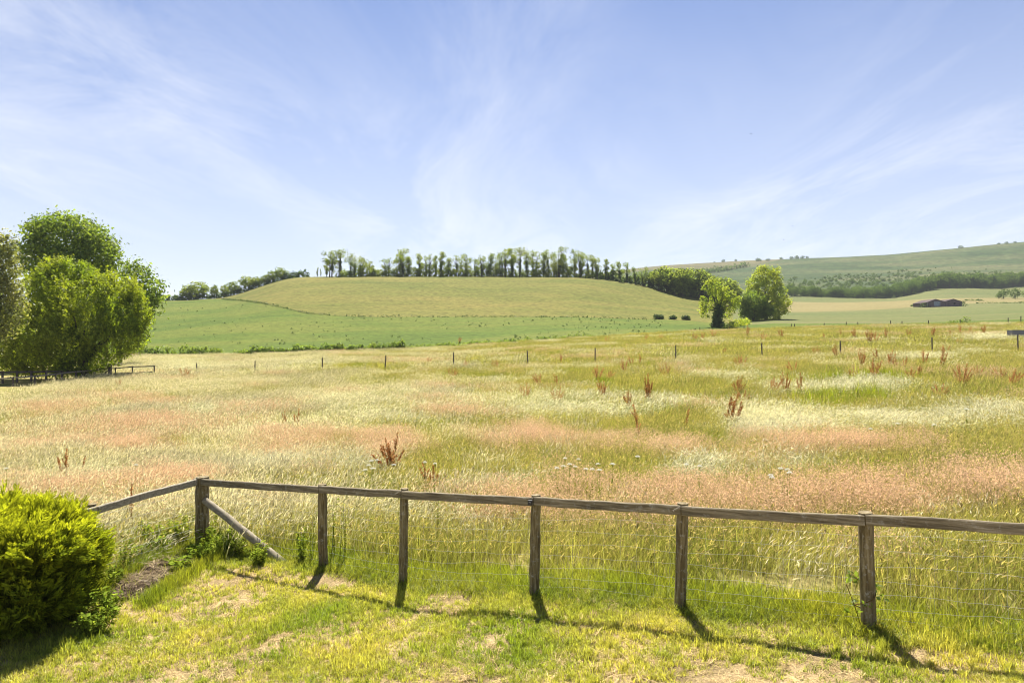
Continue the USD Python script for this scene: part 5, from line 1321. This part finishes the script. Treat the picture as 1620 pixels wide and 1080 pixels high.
# ------------------------------------------------------------------ weeds, mowings heap
def weed_class(k, H, leaf, nst, spread):
    g = np.random.default_rng(1500 + k)
    st, c, nm = [], [], []
    for s in range(nst):
        a = g.random() * 6.28
        tip_ = np.array([math.cos(a) * spread * g.random(), math.sin(a) * spread * g.random(), H * (0.6 + 0.4 * g.random())])
        ss = np.linspace(0, 1, 5)[:, None]
        b = np.array([g.normal(0, 0.04), g.normal(0, 0.04), -0.04])
        line = b + (tip_ - b) * ss + g.normal(0, 0.012, (5, 3)) * ss
        st.append(tube(line, np.linspace(0.006, 0.002, 5), 4, cap=False))
        for t in np.linspace(0.15, 1.0, 12):
            o = np.array([np.interp(t, ss[:, 0], line[:, q]) for q in range(3)])
            for q in range(2):
                aa = t * 9 + q * 3.14 + g.normal(0, 0.4)
                c.append(o + np.array([math.cos(aa), math.sin(aa), 0.0]) * leaf * 0.5 * (1.2 - 0.5 * t)); nm.append([math.cos(aa) * 0.3, math.sin(aa) * 0.3, 1.0])
    c, nm = np.array(c), np.array(nm) + g.normal(0, 0.3, (len(c), 3))
    v, f, at = leaf_cards(g, c, nm, leaf * (0.6 + 0.7 * g.random(len(c))), 0.6)
    S = join(st)
    return make_class(f'weed_{k:03d}', [('stems', S[:2], 'dock_leaf', {'tint': np.full(len(S[0]), 0.4)}), ('leaves', (v, f), 'leaf_weed', at)])
WEED = [weed_class(0, 0.42, 0.062, 12, 0.24), weed_class(1, 0.28, 0.065, 13, 0.26), weed_class(2, 0.58, 0.055, 8, 0.2), weed_class(3, 0.9, 0.035, 3, 0.08), weed_class(4, 0.20, 0.085, 7, 0.16)]
WD = [(190, 868, 0, 'leafy weed nearest the conifer, in front of the wing netting'), (204, 866, 1, 'low leafy weed second from the conifer along the wing netting'), (217, 863, 0, 'leafy weed third from the conifer along the wing netting'), (230, 862, 2, 'taller weed in front of the middle of the wing netting'),
      (243, 866, 0, 'leafy weed in front of the wing netting, above the mowings heap'), (256, 862, 1, 'low weed in front of the wing netting, nearer the corner post'), (268, 864, 2, 'taller weed left of the corner post by the netting'), (280, 860, 0, 'leafy weed just left of the corner post'), (293, 862, 2, 'tall leafy weed climbing against the left of the corner post'),
      (332, 866, 0, 'leafy weed just right of the corner post'), (346, 868, 1, 'low leafy weed under the upper part of the leaning brace'), (360, 872, 0, 'leafy weed under the middle of the leaning brace'), (376, 876, 1, 'low leafy weed under the lower part of the leaning brace'), (342, 850, 2, 'taller weed behind the leaning brace'),
      (285, 905, 4, 'bright broad-leaved weed right of the mowings heap'), (276, 900, 4, 'second bright broad-leaved weed at the top of the mowings heap'), (180, 925, 1, 'leafy weed between the conifer and the mowings heap'), (160, 985, 0, 'leafy weed at the foot of the conifer'), (150, 1000, 1, 'low weed at the conifer foot, nearest the viewer'), (172, 965, 1, 'low weed right of the conifer foot'),
      (210, 880, 0, 'leafy weed behind the left half of the mowings heap'), (228, 884, 1, 'low bright weed behind the middle of the mowings heap'), (252, 880, 0, 'leafy weed behind the right half of the mowings heap'), (308, 880, 1, 'low bright weed at the very foot of the corner post'), (410, 890, 1, 'low weed just left of the brace foot'), (322, 886, 1, 'low weed in front of the corner post'), (196, 905, 2, 'taller weed behind the left end of the mowings heap'), (531, 880, 3, 'tall dark-stemmed weed just right of the second post'), (541, 886, 3, 'second tall weed right of the second post'), (478, 885, 2, 'weed left of the second post'), (496, 880, 3, 'tall weed right beside the second post'), (690, 850, 3, 'tall weed behind the netting right of the third post')]
for i, (u, v, k, lab) in enumerate(WD):
    copy(WEED[k], 'weed_plant', lab, 'weed', hit(u, v + 4), i * 2.3, 0.85 + 0.3 * ((i * 37) % 10) / 10, 'leafy weeds along the garden fence')
cv = thing('climbing_weed', 'small climbing weed with dark leaves wrapped round the foot of the right-hand post', 'weed', (*fence_pt(1.0), gz(*fence_pt(1.0))))
gcl = np.random.default_rng(9)
th = np.linspace(0, 9, 26)
line = np.column_stack([np.cos(th) * 0.095, np.sin(th) * 0.095, 0.12 + th / 9 * 0.40])
obj('stem', join([tube(line, 0.005, 4, cap=False), tube([[-0.09, -0.08, 0.1], [-0.18, -0.1, 0.35], [-0.24, -0.1, 0.50]], 0.004, 4, cap=False)])[:2], 'dock_stem', cv, attrs={'tint': np.full(26 * 4 + 12, 0.3)})
ci = gcl.integers(0, 26, 46)
v, f, at = leaf_cards(gcl, line[ci] * [1.25, 1.25, 1] + gcl.normal(0, 0.035, (46, 3)), gcl.normal(size=(46, 3)) + [0, -0.6, 0.4], 0.045 + 0.035 * gcl.random(46), 0.7)
obj('leaves', (v, f), 'leaf_dark', cv, attrs=at)

ground_mat('heap_soil', [(0, (0.03, 0.02, 0.012)), (0.45, (0.10, 0.07, 0.045)), (0.75, (0.22, 0.17, 0.12)), (1, (0.36, 0.30, 0.22))], 5.0, stretch=(1, 2.5, 2.5), rot=0.5, fine=(60, 0.5), bump=1.0, bscale=40)
leafy('heap_straw', (0.14, 0.10, 0.06), (0.34, 0.27, 0.17), (1.0, 0.95, 0.9), scale=6.0, tintamt=0.6, tmix=0.15)
hp0, hp1 = hit(168, 960), hit(300, 880)
hc = (hp0 + hp1) / 2
hl, ha = np.linalg.norm((hp1 - hp0)[:2]), math.atan2(hp1[1] - hp0[1], hp1[0] - hp0[0])
heap = thing('mowings_heap', 'low brown heap of old dried mowings and soil beside the conifer and wing netting', 'heap', hc)
gu, gv_ = np.meshgrid(np.linspace(-1, 1, 70), np.linspace(-1, 1, 36))
wx, wy = gu * hl * 0.55, gv_ * 0.42
hx, hy = wx * math.cos(ha) - wy * math.sin(ha), wx * math.sin(ha) + wy * math.cos(ha)
rr = np.clip(1 - np.sqrt(gu ** 2 * 0.95 + gv_ ** 2), 0, 1)
hn = np.stack([hx * 4, hy * 4, 0 * hx], -1)
hz = ground_z(hc[0] + hx, hc[1] + hy) - hc[2] - 0.02 + np.clip(rr * 3, 0, 1) * (0.03 + 0.17 * rr ** 0.8 * (0.5 + fbm(hn, 4, 8)) + 0.07 * (fbm(hn * 3, 3, 9) - 0.5))
i, j = np.meshgrid(np.arange(35), np.arange(69), indexing='ij')
q = np.stack([i * 70 + j, i * 70 + j + 1, (i + 1) * 70 + j + 1, (i + 1) * 70 + j], -1).reshape(-1, 4)
hv = np.stack([hx, hy, hz], -1).reshape(-1, 3)
obj('mound', (hv, q), 'heap_soil', heap, smooth=True)
gh = np.random.default_rng(19)
pick = gh.choice(len(hv), 900, p=(rr.ravel() + 0.03) / (rr.ravel() + 0.03).sum())
v, f, at, _ = blades(gh, hv[pick] + [0, 0, 0.005], 0.03 + 0.03 * gh.random(900), 0.006 + 0.005 * gh.random(900), gh.normal(0, 3.0, (900, 2)) + [1.5 * math.cos(ha), 1.5 * math.sin(ha)], 2, 1.2)
pe, se = [], []
for t_ in np.linspace(0, 1, 60):
    for r_ in range(3):
        c_ = hp0 + (hp1 - hp0) * t_ + [gh.normal(0, 0.05) + 0.42 * math.sin(ha) + 0.05, gh.normal(0, 0.09) - 0.42 * math.cos(ha) - 0.03, 0]
        pe.append([c_[0], c_[1], gz(c_[0], c_[1])]); se.append(0.35 + 0.55 * gh.random())
for r_ in range(40):
    c_ = hc + [gh.normal(0, 0.4), gh.normal(0, 0.3), 0]
    pe.append([c_[0], c_[1], gz(c_[0], c_[1]) + 0.05]); se.append(0.3 + 0.5 * gh.random())
tag(instancer('heap_grass', None, [(lambda q: ((q[0], q[1]), 'grass_lush', q[2]))(grass_patch(1450 + s_, 0.25, 45, 0.26, 0.007, 'lush')) for s_ in range(2)], gh.integers(0, 2, len(pe)), np.array(pe), gh.random(len(pe)) * 6.28, se),
    'fresh green grass fringing the old mowings beside the conifer', 'grass', kind='stuff')
tag(obj('dry_stalks', (v, f), 'heap_straw', heap, attrs=at), kind='stuff')

# ------------------------------------------------------------------ three birds high over the valley
flat_mat('bird_dark', (0.03, 0.03, 0.035), 0.8)
for k, (u, v, y, lab) in enumerate(((1188, 212, 190.0, 'tiny dark bird highest in the sky, right of centre'), (1254, 357, 230.0, 'tiny dark bird lower down, right one of the low pair'), (1240, 379, 230.0, 'tiny dark bird lowest in the sky above the far ridge'))):
    b = thing('bird', lab, 'bird', ((u - 810) / F * y, y, EYE + (540 - v) / F * y), 0.4 + k)
    body = tube([[-0.22, 0, 0], [-0.1, 0, 0.01], [0.05, 0, 0.015], [0.17, 0, 0.02], [0.23, 0, 0.015]], [0.02, 0.05, 0.06, 0.035, 0.008], 8)
    obj('body', body[:2], 'bird_dark', b, smooth=True)
    for s in (-1, 1):
        wv = np.array([[0.10, 0.03 * s, 0.02], [-0.06, 0.03 * s, 0.02], [0.10, 0.26 * s, 0.10], [-0.05, 0.26 * s, 0.09], [-0.02, 0.50 * s, 0.06]], float)
        wv2 = np.vstack([wv, wv - [0, 0, 0.012]])
        wf = [[0, 1, 2], [1, 3, 2], [2, 3, 4], [5, 7, 6], [6, 7, 8], [7, 9, 8], [0, 2, 7], [0, 7, 5], [2, 4, 9], [2, 9, 7], [1, 6, 8], [1, 8, 3], [3, 8, 9], [3, 9, 4]]
        obj('wing', (wv2, wf), 'bird_dark', b)

# ------------------------------------------------------------------ the air
HAZE = 0.00009
usdkit.material(stage, '/World/Looks/haze', {'v': ('principled_volume', {'color': (0.86, 0.92, 1.0), 'density': HAZE, 'anisotropy': 0.0})}, [], volume='v.volume')
hb = trimesh.creation.box((12000, 3700, 330)); hb.apply_translation((0, 1700, 330 / 2 - 75))
tag(obj('haze', (np.array(hb.vertices), np.array(hb.faces)), 'haze'), kind='stuff')
